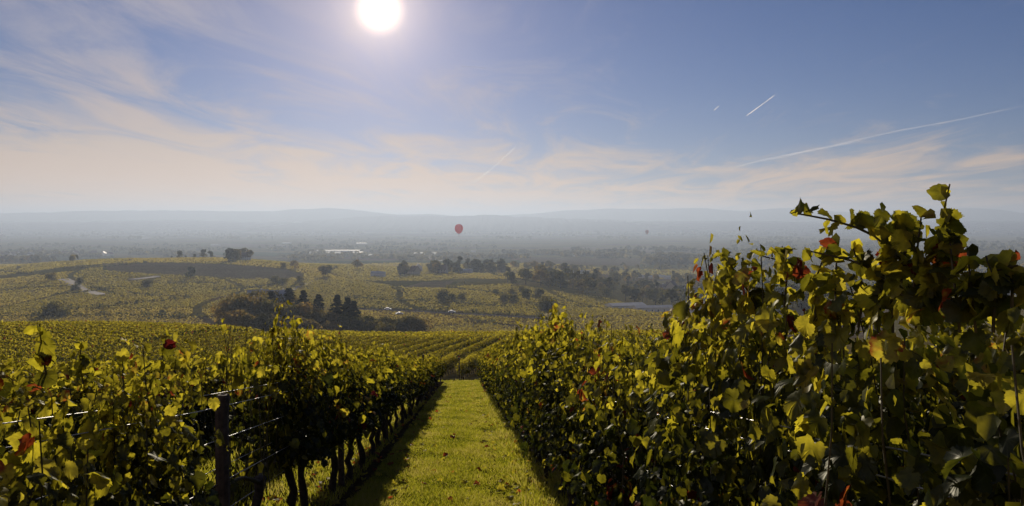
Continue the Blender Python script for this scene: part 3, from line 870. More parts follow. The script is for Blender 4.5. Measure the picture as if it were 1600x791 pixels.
def litter(r):
    n = 900
    S = 6 * (40 / 6.0) ** r.random(n)
    Lt = np.where(r.random(n) < 0.45, r.normal(0.8, 0.22, n), np.where(r.random(n) < 0.7, r.normal(-1.5, 0.4, n), r.uniform(-1.1, 0.7, n)))
    X = S * SA + Lt * CA; Y = S * CA - Lt * SA
    P = np.stack([X, Y, height(X, Y) + 0.045 + 0.03 * r.random(n)], -1)
    nn = np.concatenate([r.normal(0, 0.4, (n, 2)), np.ones((n, 1))], 1)
    tt = np.concatenate([r.normal(0, 1, (n, 2)), np.zeros((n, 1))], 1)
    h = np.where(r.random(n) < 0.4, r.uniform(0.9, 0.97, n), r.uniform(0.6, 0.9, n))
    return link('fallen_leaves', leaves_mesh('fallen_leaves', dict(p=P, n=nn, t=tt, s=r.uniform(0.05, 0.085, n), h=h), LT_MID, r), M['leaf'])
tag(litter(np.random.default_rng(6)), 'red and brown fallen vine leaves lying under the rows', 'leaves', kind='stuff')

# ------------------------------------------------------------------ the vineyards beyond the lane
def rows_leaves(r, polys, ang, spacing, smin, smax, inside, per_m, size, hgt=1.6):
    """leaves of many far rows at once: rows run along compass angle ang, clipped by inside(x, y)"""
    d = np.array([math.sin(R(ang)), math.cos(R(ang))]); nv = np.array([d[1], -d[0]])
    P, Nn, T, S, Hh = [], [], [], [], []
    for c in np.arange(smin, smax, spacing):
        n = int(per_m * 420)
        t = r.uniform(-60, 360, n)
        x = nv[0] * c + d[0] * t; y = nv[1] * c + d[1] * t
        ok = inside(x, y); x, y, t = x[ok], y[ok], t[ok]
        if len(x) == 0: continue
        dist = np.hypot(x, y)
        keep = r.random(len(x)) < np.clip(90 / dist, 0.16, 1)
        x, y, t, dist = x[keep], y[keep], t[keep], dist[keep]
        m = len(x)
        side = np.where(r.random(m) < 0.5, 1, -1)
        zz = np.where(r.random(m) < 0.35, r.uniform(0.85, 1.03, m), r.uniform(0.32, 1.0, m)) * hgt
        bul = 0.15 + 0.06 * np.sin(t * 5.7 + c)
        off = side * np.abs(r.normal(bul, 0.07, m)) * np.where(zz > hgt * 0.85, r.random(m), 1)
        x = x + nv[0] * off; y = y + nv[1] * off
        P.append(np.stack([x, y, height(x, y) + zz], -1))
        up = np.where(zz > hgt * 0.85, 1.0, 0.35)
        Nn.append(np.stack([nv[0] * side + r.normal(0, .5, m), nv[1] * side + r.normal(0, .5, m), up + r.normal(0, .4, m)], -1))
        T.append(np.stack([r.normal(0, 1, m), r.normal(0, 1, m), r.normal(-.6, .5, m)], -1))
        S.append(size * r.uniform(0.7, 1.3, m) * np.clip(dist / 85, 0.8, 2.0))
        h = hue_pick(r, m, 0.10, 0.02); h = np.where((zz > hgt * 0.85) & (h < 0.89), np.clip(h + 0.15, 0, 0.86), h); h = np.where((zz < hgt * 0.8) & (h < 0.89), np.clip(h - 0.30, 0, 0.86), h)  # leaves low on the sides coloured darker, painting in the rows' shaded flanks
        Hh.append(h)
    return dict(p=np.concatenate(P), n=np.concatenate(Nn), t=np.concatenate(T), s=np.concatenate(S), h=np.concatenate(Hh))
def SL(x, y): return x * SA + y * CA, x * CA - y * SA
def in_b(x, y):
    s, l = SL(x, y)
    return (s > 67) & (s < 99) & (l > -33.6) & (l < 60) & (x / y < 0.30)
def in_c(x, y):
    s, l = SL(x, y)
    return (s > 101) & (s < 150) & (x / y > -0.30) & (x / y < 0.30)
def in_l(x, y):
    s, l = SL(x, y)
    return (s > 58) & (s < 170) & (l < -33.9) & (x / y > -0.75) & ~((s > 100) & (x / y > -0.305))
rB = np.random.default_rng(55)
fB = tag(link('vineyard_rows', leaves_mesh('vineyard_rows', rows_leaves(rB, None, 5.4, 1.9, -43.5, 50, in_b, 120, 0.13), LT_FAR, rB), M['leaf_far']),
         'green gold vineyard in straight rows beyond the end of the grass lane', 'vineyard', kind='stuff')
fC = tag(link('vineyard_rows', leaves_mesh('vineyard_rows', rows_leaves(rB, None, 38, 1.9, -190, 60, in_c, 60, 0.16), LT_FAR, rB), M['leaf_far']),
         'pale gold vineyard along the crest in front of the grove', 'vineyard', kind='stuff')
fL = tag(link('vineyard_rows', leaves_mesh('vineyard_rows', rows_leaves(rB, None, -52, 1.9, -130, 150, in_l, 60, 0.17), LT_FAR, rB), M['leaf_far']),
         'dull gold vineyard slope behind the near leafy rows', 'vineyard', kind='stuff')
def in_n(x, y):
    s, l = SL(x, y)
    return (s > 6) & (s < 46.5) & (((l < -7.6) & (l > -42) & (l > -0.95 * s)) | ((l > 3.3) & (l < 9.8)) | ((s > 20) & (l < -3.6) & (l > -7.4)) | ((s > 26) & (l < -2.4) & (l > -3)))
fN = tag(link('vineyard_rows', leaves_mesh('vineyard_rows', rows_leaves(rB, None, math.degrees(A), 1.35, -42.25, 10, in_n, 110, 0.11, 1.36), LT_FAR, rB), M['leaf_far']),
         'leafy tops of the many rows behind the bared wires', 'vineyard', kind='stuff')
# single vines at the front of the far block, posts at their row ends
d5 = np.array([math.sin(R(5.4)), math.cos(R(5.4))]); n5 = np.array([d5[1], -d5[0]])
KB = [vine_kind(340 + k, 1.65, 0.40, 0.11, LT_LOW, slope=0.098, mat='leaf_far', shoots=False, low=0.25, yellow=0.36) for k in range(3)]
for c in np.arange(-34 + 1.9 * 6, 8, 1.9):
    t0 = None
    for t in np.arange(40, 80, 0.25):
        x, y = n5 * c + d5 * t
        if SL(x, y)[0] > 58.2: t0 = t; break
    for k in range(8):
        x, y = n5 * c + d5 * (t0 + 0.5 + k * 1.1)
        if SL(x, y)[0] > 66.8: break
        put_vine(KB, (x, y, float(height(x, y))), math.atan2(d5[1], d5[0]), 'small leafy grapevine at the front edge of the vineyard beyond the lane', 'vines at the front of the far vineyard')
    x, y = n5 * c + d5 * (t0 - 0.3)
    m = MB(); m.tube([(0, 0, -0.2), (0, 0, 0.9), (0.01, 0, 1.75)], [0.05, 0.048, 0.045], 7)
    tag(link('trellis_post', m.mesh('trellis_post'), M['post'], None, (x, y, float(height(x, y)))), 'dark end post of a vine row beyond the end of the grass lane', 'post', 'end posts of the far vineyard')

# ------------------------------------------------------------------ vine canopy on the farther slopes
def slope_canopy(r, n=330000):
    y = 240 * (1500 / 240.0) ** (r.random(n) ** 0.95)
    q = r.uniform(-0.72, 0.34, n)
    x = q * y
    # plots about 110 m across, each planted in its own direction
    ca, sa = math.cos(0.35), math.sin(0.35)
    gx, gy = x * ca + y * sa, -x * sa + y * ca
    gx = gx + 14 * np.sin(gy / 60.0); gy = gy + 16 * np.sin(gx / 75.0)
    ix, iy = np.floor(gx / 120), np.floor(gy / 95)
    hsh = np.abs(np.sin(ix * 12.9898 + iy * 78.233) * 43758.5453) % 1.0
    hs2 = np.abs(np.sin(ix * 39.346 + iy * 11.135) * 24634.6345) % 1.0
    ang = np.where(hsh < 0.5, 0.2 + hs2 * 0.5, 1.5 + hs2 * 0.6)
    dx, dy = np.sin(ang), np.cos(ang)
    c = x * dy - y * dx; c2 = np.round(c / 2.2) * 2.2
    x = x + (c2 - c) * dy; y = y - (c2 - c) * dx
    z = height(x, y)
    px = 800 + FPX * x / y; py = HOR - FPX * z / y
    ok = (np.abs(gx / 120 - np.round(gx / 120)) > 0.022) & (np.abs(gy / 95 - np.round(gy / 95)) > 0.022) & (hs2 > 0.06)
    def band(x0, x1, xs, lo, hi):
        return (px > x0) & (px < x1) & (py > np.interp(px, xs, lo)) & (py < np.interp(px, xs, hi))
    ok &= ~band(160, 475, [160, 230, 300, 360, 440, 475], [413, 411, 412, 414, 420, 428], [424, 429, 432, 436, 437, 434])
    ok &= ~band(538, 860, [540, 600, 680, 720, 770, 850], [482, 484.5, 487.5, 490, 492.5, 497], [486, 488, 492, 494.5, 497, 503])
    ok &= ~band(95, 165, [95, 118, 140, 165], [435, 444, 455, 460], [439, 449, 461, 465])
    ok &= ~band(200, 250, [200, 250], [436, 431], [441, 436])
    ok &= ~band(630, 712, [630, 712], [441, 440], [451, 452])
    ok &= ~band(770, 1300, [770, 830, 900, 960, 1010, 1300], [437, 437, 428, 430, 436, 436], [441, 450, 461, 469, 490, 500])
    for b in BANKS:
        bp = np.array(sorted(b)); w_ = 0.9 + 0.0 * px
        ok &= ~((px > bp[0, 0]) & (px < bp[-1, 0]) & (np.abs(py - np.interp(px, bp[:, 0], bp[:, 1])) < 0.9))
    x, y, z, hsh, hs2 = x[ok], y[ok], z[ok], hsh[ok], hs2[ok]
    m = len(x)
    k = (y / 300.0) ** 0.75
    S = 0.52 * k * r.uniform(0.7, 1.3, m)
    P = np.stack([x, y, z + 0.3 + r.uniform(0.2, 1.1, m)], -1)
    Nn = r.normal(0, 0.55, (m, 3)); Nn[:, 2] = np.abs(Nn[:, 2]) + 0.6
    H = np.clip(0.26 + 0.58 * hsh + r.normal(0, 0.08, m), 0, 1)
    B = frames(Nn, r.normal(0, 1, (m, 3)))
    V = np.einsum('nij,vj->nvi', B, np.array([(-.6, -.35, 0), (.45, -.5, .05), (.55, .4, 0), (-.4, .5, .08)])) * S[:, None, None] + P[:, None, :]
    F = (np.array([(0, 1, 2, 3)])[None] + (np.arange(m) * 4)[:, None, None]).reshape(-1, 4)
    o = link('vineyard_canopy', mesh_np('vineyard_canopy', V.reshape(-1, 3), F, {'hue': np.repeat(H, 4)}), M['canopy'])
    return tag(o, 'patchwork of golden vineyard plots over the farther slopes', 'vineyard', kind='stuff')
slope_canopy(np.random.default_rng(63))

# ------------------------------------------------------------------ trees
def clump_quads(P, Nn, S, H, r, alt=1.0):
    n = len(P)
    B = frames(Nn, r.normal(0, 1, (n, 3)))
    q = np.array([(-.5, -.42, 0), (.1, -.6, .1), (.55, -.1, 0), (.35, .5, .08), (-.3, .55, 0)])
    V = np.einsum('nij,vj->nvi', B, q) * S[:, None, None] + P[:, None, :]
    T = np.array([(0, 1, 2), (0, 2, 3), (0, 3, 4)])
    F = (T[None] + (np.arange(n) * 5)[:, None, None]).reshape(-1, 3)
    return V.reshape(-1, 3), F, np.repeat(H, 5)
def crown_arrays(r, h, wd, n, size, hue, low=0.12):
    """leaf clumps gathered on uneven lobes"""
    nl = max(5, int(n / 55) if n < 700 else 14)
    C = []
    for k in range(nl):
        a = r.uniform(0, 2 * math.pi); zz = r.uniform(low + 0.14, 0.86)
        rad = math.sqrt(max(0.05, 1 - ((zz - 0.5) / 0.52) ** 2)) * wd * 0.5 * r.uniform(0.25, 0.85)
        C.append((rad * math.cos(a), rad * math.sin(a), zz * h, r.uniform(0.20, 0.36) * wd))
    C.append((0, 0, 0.82 * h, 0.24 * wd))
    C = np.array(C)
    k = r.integers(0, len(C), n)
    u = r.normal(0, 1, (n, 3)); u /= np.linalg.norm(u, axis=1, keepdims=True)
    rad = C[k, 3] * r.uniform(0.55, 1.08, n)
    P = C[k, :3] + u * rad[:, None] * np.array([1, 1, 0.8])
    P[:, 2] = np.clip(P[:, 2], low * h * r.uniform(0.6, 1.2, n), h * 1.02)
    lobe = r.normal(0, 0.13, len(C))
    H = np.clip(hue + lobe[k] + r.normal(0, 0.10, n), 0, 1)
    return P, u + r.normal(0, 0.5, (n, 3)), size * r.uniform(0.6, 1.3, n), H
def tree_kind(name, seed, h, wd, n, size, hue, low=0.12):
    r = np.random.default_rng(seed)
    root = empty(name, (0, 0, 0))
    V, F, H = clump_quads(*crown_arrays(r, h, wd, n, size, hue, low), r)
    link('crown', mesh_np('crown', V, F, {'hue': H}), M['crown'], root)
    m = MB(); m.tube([(0, 0, -0.6), (0.05, 0, h * 0.2), (0, 0.1, h * 0.45), (0.1, 0, h * 0.72)], [h * 0.024, h * 0.02, h * 0.014, h * 0.006], 7)
    for k in range(5):
        a = k * 1.3 + r.uniform(0, 1); z = h * (0.22 + 0.09 * k)
        m.tube([(0, 0, z), (math.cos(a) * wd * 0.2, math.sin(a) * wd * 0.2, z + h * 0.12), (math.cos(a) * wd * 0.33, math.sin(a) * wd * 0.33, z + h * 0.2)], [h * 0.010, h * 0.007, h * 0.003], 5)
    link('trunk', m.mesh('trunk', True), M['tbark'], root)
    return root
def conifer_kind(seed, h, wd, n, size):
    r = np.random.default_rng(seed)
    root = empty('conifer_tree', (0, 0, 0))
    z = r.uniform(0.10, 1.0, n) ** 0.85
    tiers = 12
    tz = np.floor(z * tiers) / tiers + 0.8 / tiers * r.random(n)
    a0 = np.floor(z * tiers) * 1.7
    br = r.integers(0, 6, n)
    a = a0 + br * math.pi / 3 + r.normal(0, 0.16, n)
    rr = wd / 2 * (1.02 - tz) ** 0.8 * np.sqrt(r.random(n)) * (0.8 + 0.35 * np.sin(br * 2.1 + a0 * 3))
    P = np.stack([rr * np.cos(a), rr * np.sin(a), tz * h + 0.05 * h * (1 - rr / (wd / 2)) - 0.02 * h * (rr / wd)], -1)
    Nn = np.stack([r.normal(0, .4, n), r.normal(0, .4, n), np.ones(n)], -1)
    V, F, H = clump_quads(P, Nn, size * r.uniform(.6, 1.3, n), r.random(n), r)
    link('crown', mesh_np('crown', V, F, {'hue': H}), M['needle'], root)
    m = MB(); m.tube([(0, 0, -0.6), (0, 0, h * 0.5), (0, 0, h * 0.98)], [h * 0.02, h * 0.013, h * 0.003], 7)
    link('trunk', m.mesh('trunk', True), M['tbark'], root)
    return root
TK_BIG = [tree_kind('broadleaf_tree', 500 + k, 13, 11, 2200, 0.75, hu) for k, hu in enumerate((0.45, 0.6, 0.78, 0.5, 0.66))]
TK_GOLD = [tree_kind('broadleaf_tree', 520, 12, 8.5, 1800, 0.7, 0.92)]
TK_CON = [conifer_kind(530 + k, 14, 6.5, 1000, 0.7) for k in range(3)]
TK_SM = [tree_kind('broadleaf_tree', 540 + k, 12, 10.5, 380, 1.35, hu) for k, hu in enumerate((0.2, 0.35, 0.5, 0.3, 0.42))]
TK_TALL = [tree_kind('broadleaf_tree', 560 + k, 16, 6.5, 320, 1.3, 0.2, 0.06) for k in range(2)]
TK_BUSH = [tree_kind('shrub', 570 + k, 5, 7, 700, 0.55, hu, 0.02) for k, hu in enumerate((0.2, 0.4, 0.3))]
def put(kinds, loc, height_m, label, cat_, group=None, base_h=None, wide=1.0, rz=None):
    k = kinds[random.randrange(len(kinds))]
    if k.name in used: o = copy_tree(k)
    else: o = k; used.add(k.name)
    s_ = height_m / base_h
    o.location = loc; o.rotation_euler = (0, 0, random.uniform(0, 6.28) if rz is None else rz); o.scale = (s_ * wide, s_ * wide, s_)
    return tag(o, label, cat_, group)
def top_h(px, ytop, y):
    """height of a thing at depth y, on the ground, whose top is seen at row ytop"""
    g = on_ground(px, y)
    return g, (-(ytop - HOR) / FPX * y) - g.z
def hedges(r):
    V, F, H, b = [], [], [], 0
    for bk in BANKS:
        p = resample([tuple(pix(*q)[:2]) for q in resample(bk, 20)], 60)
        ln = np.hypot(*(p[1:] - p[:-1]).T).sum()
        n = int(min(260, ln * 2.2)); t = r.random(n) * 59
        t = t[np.sin(t * 0.9 + len(V)) + np.sin(t * 0.31) > -0.9]; n = len(t)
        x = np.interp(t, np.arange(60), p[:, 0]) + r.normal(0, 0.7, n); y = np.interp(t, np.arange(60), p[:, 1]) + r.normal(0, 0.7, n)
        hh = 1.6 + 0.8 * np.sin(t * 0.7)
        P = np.stack([x, y, height(x, y) + 0.5 + hh * r.random(n)], -1)
        v, f, h = clump_quads(P, r.normal(0, 1, (n, 3)) + np.array([0, 0, .4]), np.full(n, 1.3), np.clip(r.normal(0.4, 0.16, n), 0, 1), r)
        V.append(v); F.append(f + b); H.append(h); b += len(v)
    return tag(link('hedge_scrub', mesh_np('hedge_scrub', np.concatenate(V), np.concatenate(F), {'hue': np.concatenate(H)}), M['crown']), 'dark scrubby hedge lines along the terrace banks of the golden slopes', 'hedges', kind='stuff')
hedges(np.random.default_rng(31))
# the grove behind the crest
GG = 'broadleaf trees of the grove behind the crest'
grove = [(362, 468, 300, 'B'), (380, 460, 305, 'B'), (400, 462, 310, 'B'), (418, 468, 300, 'B'), (435, 470, 305, 'G'), (452, 474, 300, 'B'), (470, 472, 302, 'B'), (488, 484, 296, 'B'),
         (506, 486, 300, 'B'), (524, 488, 298, 'B'), (542, 490, 294, 'B'), (556, 494, 290, 'B'), (372, 484, 288, 'B'), (392, 488, 285, 'B'), (412, 490, 285, 'B'), (436, 492, 283, 'B'), (462, 492, 283, 'B'), (484, 498, 280, 'B'),
         (574, 492, 300, 'B'), (590, 500, 292, 'B'), (608, 496, 300, 'B'), (626, 496, 302, 'B'), (642, 492, 305, 'B'), (655, 497, 305, 'B'),
         (410, 456, 340, 'B'), (398, 453, 350, 'B'), (424, 454, 350, 'B'), (470, 462, 345, 'B'), (600, 505, 285, 'B'), (520, 500, 284, 'B')]
for px, yt, yd, k in grove:
    g, h = top_h(px, yt, yd)
    if k == 'G': put(TK_GOLD, g, h, 'golden brown broadleaf tree glowing in the middle of the grove', 'tree', None, 12.2, 0.95)
    else: put(TK_BIG, g, h, 'dark round crowned broadleaf tree in the grove behind the crest', 'tree', GG, 13.2, random.uniform(0.85, 1.05) * max(0.75, 12 / max(h, 6)) ** 0.5)
for (px, yt, yd), lab in zip([(424, 457, 330), (452, 452, 335), (474, 456, 330), (498, 462, 310), (527, 463, 305), (543, 467, 302), (553, 472, 300)],
                             ['dark conifer rising behind the golden tree', 'tallest dark conifer in the grove beside the white roof', 'dark conifer just beside the tallest one of the grove', 'narrow dark conifer standing alone in the grove gap', 'pointed conifer paired with the last one of the grove', 'broad tiered conifer at the end of the conifer line', 'low tiered conifer at the end of the conifer line']):
    g, h = top_h(px, yt, yd)
    put(TK_CON, g, h, lab, 'tree', 'conifers of the grove', 14.2, 1.6)
g, h = top_h(519, 508, 215)
put(TK_BUSH, on_ground(519, 235), 5.5, 'round grey brown shrub in front of the grove', 'shrub', None, 5.0)
# bushes and lone trees on the slopes: base pixel, height in metres
lone = [(83, 496, 7.5, 'big dark bush on the bank of the golden slope'), (70, 497, 4, 'low bush leaning on the big dark bush'), (98, 497, 4.5, 'small bush touching the big dark bush on its road side'), (254, 492, 2.6, 'tiny lone bush in the golden vineyard'), (232, 450, 7, 'small dark bush under the pale track'), (80, 440, 7, 'dark bush beside the pale track'), (124, 446, 6, 'round bush at the bend of the pale track'),
        (118, 456, 5, 'low bush at the foot of the pale track'), (298, 436, 11, 'dark bush at the edge of the ploughed field'), (692, 473, 8, 'round bush in the vineyard above the road'), (706, 472, 5, 'small round bush next to a larger one above the road'), (722, 471, 5, 'little bush at the end of the trio above the road'),
        (788, 474, 6, 'dark bush at the start of the hedge clump'), (802, 475, 6, 'bush inside the hedge clump'), (822, 472, 9, 'tall bush of the hedge clump'), (842, 471, 9, 'dense tree at the end of the hedge clump'), (850, 486, 8, 'dark bush peeping over the tall vine row'), (856, 489, 8, 'dark bush beside another over the tall vine row'),
        (468, 448, 9, 'small tree by the farm track junction'), (430, 445, 7, 'bush in the fold below the ploughed field'), (442, 446, 6, 'little bush beside another below the ploughed field'), (505, 434, 12, 'tree beside the striped plot'), (512, 433, 12, 'second tree beside the striped plot'), (558, 422, 13, 'lone round tree in the green plain'), (460, 421, 10, 'lone tree on the meadow below the hill'), (443, 421, 7, 'small lone tree on the meadow below the hill'),
        (945, 465, 8, 'round tree beyond the tall vine row'), (800, 462, 5, 'low hedge bush beside the stone bank'), (815, 458, 5, 'hedge bush over the stone bank'), (775, 461, 4, 'tiny bush over the vineyard bank'), (300, 497, 2.2, 'tiny shrub on the bank near the grove')]
for px, py, h, lab in lone:
    p = pix(px, py)
    if h < 9: put(TK_BUSH, p, h, lab, 'bush', None, 5.0, random.uniform(0.8, 1.0))
    else: put(TK_SM, p, h, lab, 'tree', None, 12.2)
for px, h, lab in [(281, 11, 'dark round tree on the crest of the vineyard hill'), (304, 6, 'small tree between two larger ones on the hill crest'), (317, 12, 'tallest round tree on the crest of the vineyard hill'), (329, 10, 'last round tree of the hill crest row'), (268, 4, 'low bush on the hill crest'), (290, 4, 'low bush between trees on the hill crest')]:
    y = 1000.0
    q = (px - 800) / FPX
    ys = np.linspace(700, 1300, 300); rowv = HOR - FPX * height(q * ys, ys) / ys
    y = float(ys[np.argmin(rowv)]); put(TK_SM, on_ground(px, y), h, lab, 'tree', None, 12.2)

# village trees in the valley
r = np.random.default_rng(77)
VG = 'trees around the village in the valley'
n_v = 0
def in_village(px, py):
    lo = np.interp(px, [770, 830, 900, 960, 1010, 1100, 1300], [440, 449, 460, 468, 478, 486, 490])
    hi = np.interp(px, [770, 830, 900, 960, 1010, 1100, 1300], [437, 436, 428, 430, 440, 440, 440])
    return hi < py < lo
cands = []
while n_v < 185:
    px, py = r.uniform(770, 1290), r.uniform(428, 489)
    if not in_village(px, py): continue
    if 1030 < px < 1110 and 455 < py < 468 and r.random() < 0.8: continue
    if 1075 < px < 1125 and 476 < py < 489: continue
    if any((px - a) ** 2 + 4 * (py - b) ** 2 < 36 for a, b in cands): continue
    cands.append((px, py)); n_v += 1
    tall = r.random() < 0.12
    put(TK_TALL if tall else TK_SM, pix(px, py), r.uniform(14, 19) if tall else r.uniform(9, 15),
        'tall narrow tree among the village trees in the valley' if tall else 'round leafy tree among the village trees in the valley', 'tree', VG + (', tall' if tall else ''), 16.2 if tall else 12.2)
# tree lines on the plain that can still be told apart
for x0, x1, py, n, hm, lab, gname in [(615, 640, 431, 5, 15, 'dark tree beside the white sheds on the plain', 'trees by the white sheds'), (660, 785, 427, 26, 17, 'dark tree in the long clump around the plain farm', 'trees around the plain farm'), (818, 866, 420, 7, 12, 'scattered tree on the pale plain beyond the farm', 'scattered trees on the plain'),
                               (880, 902, 428, 6, 13, 'tree beside the pale barn in the valley mouth', 'trees by the pale barn'), (355, 395, 408, 9, 15, 'dark tree in the hamlet behind the hill', 'trees of the hamlet behind the hill'), (0, 60, 412, 14, 14, 'dark tree at the edge of the white village', 'trees of the white village')]:
    for k in range(n):
        px = r.uniform(x0, x1)
        put(TK_SM if r.random() < 0.75 else TK_TALL, pix(px, py + r.uniform(-2, 1.5)), hm * r.uniform(0.7, 1.15), lab, 'tree', gname, 13.5)

# distant woods that read as one mass
def wood(bands, name, label, r):
    V, F, H, b = [], [], [], 0
    for x0, x1, y0, y1, n, hm in bands:
        n = int(n * 2.4); hm = hm * 0.85
        px = r.uniform(x0, x1, n); nb = max(1, int((y1 - y0) / 2.2)); lv = r.integers(0, nb + 1, n)
        px = px + 14 * np.sin(px / 23.0 + lv * 2.1); py = y0 + (y1 - y0) * lv / max(nb, 1) + r.normal(0, 0.25, n)
        keep_ = np.sin(px / 31.0 + lv * 4.7) + 0.6 * np.sin(px / 11.0 + lv) > -0.1; px, py = px[keep_], py[keep_]; n = len(px)
        for i in range(n):
            g = pix(px[i], py[i])
            k = 7
            hh = hm * r.uniform(0.6, 1.2)
            u = r.normal(0, 1, (k, 3)); u /= np.linalg.norm(u, axis=1, keepdims=True)
            P = np.array(g) + np.stack([u[:, 0] * hh * 0.42, u[:, 1] * hh * 0.42, hh * (0.5 + 0.38 * u[:, 2])], -1)
            v, f, h = clump_quads(P, u + np.array([0, 0, 0.3]), np.full(k, hh * 0.62), np.clip(r.normal(0.25, 0.12, k), 0, 1), r)
            V.append(v); F.append(f + b); H.append(h); b += len(v)
    o = link(name, mesh_np(name, np.concatenate(V), np.concatenate(F), {'hue': np.concatenate(H)}), M['crown'])
    return tag(o, label, 'woods', kind='stuff')
wood([(0, 110, 399, 409, 90, 15), (90, 330, 398, 402, 150, 14), (470, 1000, 396, 404, 330, 14), (430, 500, 403, 408, 40, 12), (440, 780, 404, 407, 160, 12), (1005, 1250, 404, 414, 260, 18), (830, 960, 396, 401, 120, 16), (800, 1250, 418, 424, 90, 11), (1100, 1600, 418, 436, 200, 13), (1250, 1600, 440, 480, 160, 14)],
     'woodland', 'dark woods and hedges spread over the near plain', r)
wood([(0, 1600, 361, 366, 300, 30), (0, 500, 366, 374, 140, 22), (480, 760, 374, 392, 170, 16), (760, 1250, 366, 374, 170, 22), (900, 1250, 391, 398, 170, 18), (1150, 1600, 376, 392, 260, 22), (0, 300, 384, 397, 120, 15), (300, 470, 388, 392, 50, 15)],
     'woodland', 'faint blue woods fading into the haze far across the plain', r)

# ------------------------------------------------------------------ houses, sheds
M['wall_w'] = plain('white_render', (0.62, 0.60, 0.56), (0.75, 0.73, 0.69), 0.8, 0.9)
M['wall_c'] = plain('cream_render', (0.45, 0.38, 0.28), (0.55, 0.47, 0.35), 0.8, 0.9)
M['tile'] = plain('roof_tile', (0.10, 0.055, 0.04), (0.16, 0.085, 0.06), 1.5, 0.6, spec=0.5)
M['slate'] = plain('slate_roof', (0.08, 0.075, 0.078), (0.12, 0.11, 0.11), 1.5, 0.45, spec=0.6)
M['sheet'] = plain('pale_roof_sheet', (0.36, 0.36, 0.36), (0.48, 0.48, 0.47), 0.3, 0.65, spec=0.14)
M['pane'] = plain('dark_pane', (0.02, 0.022, 0.025), (0.03, 0.032, 0.035), 1, 0.15, spec=0.6)
def house_kind(name, L, W, h, rh, wall, roof, wins=4):
    root = empty(name, (0, 0, 0))
    m = MB()
    x, y = L / 2, W / 2
    m.add([(-x, -y, -2), (x, -y, -2), (x, y, -2), (-x, y, -2), (-x, -y, h), (x, -y, h), (x, y, h), (-x, y, h), (-x, 0, h + rh), (x, 0, h + rh)],
          [(0, 1, 5, 4), (2, 3, 7, 6), (1, 2, 6, 9, 5), (3, 0, 4, 8, 7)])
    link('wall', m.mesh('wall'), M[wall], root)
    m = MB(); o_ = 0.5; e = rh / (W / 2) * o_
    for sg in (-1, 1):
        a = [(-x - o_, sg * (y + o_), h - e), (x + o_, sg * (y + o_), h - e), (x + o_, 0, h + rh), (-x - o_, 0, h + rh)]
        bb = [(p[0], p[1], p[2] + 0.28) for p in a]
        m.add(a + bb, [(0, 1, 2, 3), (7, 6, 5, 4), (0, 4, 5, 1), (1, 5, 6, 2), (2, 6, 7, 3), (3, 7, 4, 0)])
    rf = link('roof', m.mesh('roof'), M[roof], root)
    if rh > 2:
        m = MB(); m.box(x * 0.4 - .35, x * 0.4 + .35, 0.6, 1.3, h + rh * 0.5, h + rh + 0.9); link('chimney', m.mesh('chimney'), M[wall], rf)
    for sg in (-1, 1):
        for fl in range(2 if h > 4.5 else 1):
            for k in range(wins):
                m = MB(); cx_ = -x + L * (k + 0.5) / wins; cz = 1.5 + fl * 2.6
                y0, y1 = sorted((sg * (y - 0.05), sg * (y + 0.04)))
                m.box(cx_ - .5, cx_ + .5, y0, y1, cz - .65, cz + .65); link('window', m.mesh('window'), M['pane'], root)
    m = MB(); m.box(x - 0.05, x + 0.05, -0.55, 0.55, -0.2, 2.05); link('door', m.mesh('door'), M['tbark'], root)
    return root
HK = [house_kind('house', 12, 9, 5.2, 4.2, 'wall_w', 'tile'), house_kind('house', 10, 8.5, 5.4, 5.0, 'wall_c', 'tile', 3), house_kind('house', 14, 9, 4.2, 4.4, 'wall_w', 'slate', 4)]
HV = [house_kind('house', 11, 8, 4.4, 2.6, 'wall_w', 'sheet', 4)]
HS = [house_kind('shed', 30, 14, 3.6, 1.3, 'wall_w', 'sheet', 6)]
def put_house(kinds, loc, rz, label, cat_, group=None, s3=(1, 1, 1)):
    k = kinds[random.randrange(len(kinds))]
    if k.name in used: o = copy_tree(k)
    else: o = k; used.add(k.name)
    o.location = loc; o.rotation_euler = (0, 0, rz); o.scale = s3
    return tag(o, label, cat_, group)
# white village on the plain
for k, (px, py) in enumerate([(6, 400), (12, 397), (20, 399), (30, 396), (37, 394), (40, 396), (48, 398), (57, 396), (66, 394), (70, 396), (74, 397), (87, 399), (115, 398), (118, 397), (143, 398), (147, 397), (162, 398), (172, 399), (2, 408), (100, 397)]):
    put_house(HK, pix(px, py + 1.5), random.uniform(0, 3.1), 'small white house of the village on the plain beyond the golden slopes', 'house', 'houses of the white village', (1.25,) * 3)
# village in the valley
for k, (px, py) in enumerate([(1028, 460), (1036, 458), (1043, 462), (1050, 463), (1056, 458), (1062, 463), (1068, 459), (1074, 463), (1082, 462), (1090, 458), (1048, 455), (1080, 455), (1096, 463), (1016, 455), (1035, 466), (1102, 456), (1090, 467)]):
    if k == 3: put_house([HK[1]], pix(px, py), 1.2, 'largest steep gabled house among the village trees', 'house', 'houses of the valley village', (1.5,) * 3)
    else: put_house(HK, pix(px, py), random.uniform(0, 3.1), 'steep roofed house among the trees of the valley village', 'house', 'houses of the valley village')
for px, py in [(1003, 434.5), (1014, 435), (1028, 434.5), (1034, 435), (1043, 436)]:
    put_house(HS, pix(px, py), random.uniform(-0.2, 0.2), 'small pale roofed building in a line behind the valley village', 'building', 'pale buildings behind the village', (0.35, 0.7, 1.0))
put_house(HS, pix(1100, 489), -0.25, 'large pale flat roofed hall behind the tall vine row', 'hall', None, (0.7, 1.6, 1.3))
put_house(HS, pix(1020, 487), 0.15, 'long low grey roofed hall at the foot of the village trees', 'hall', None, (0.8, 0.7, 0.8))
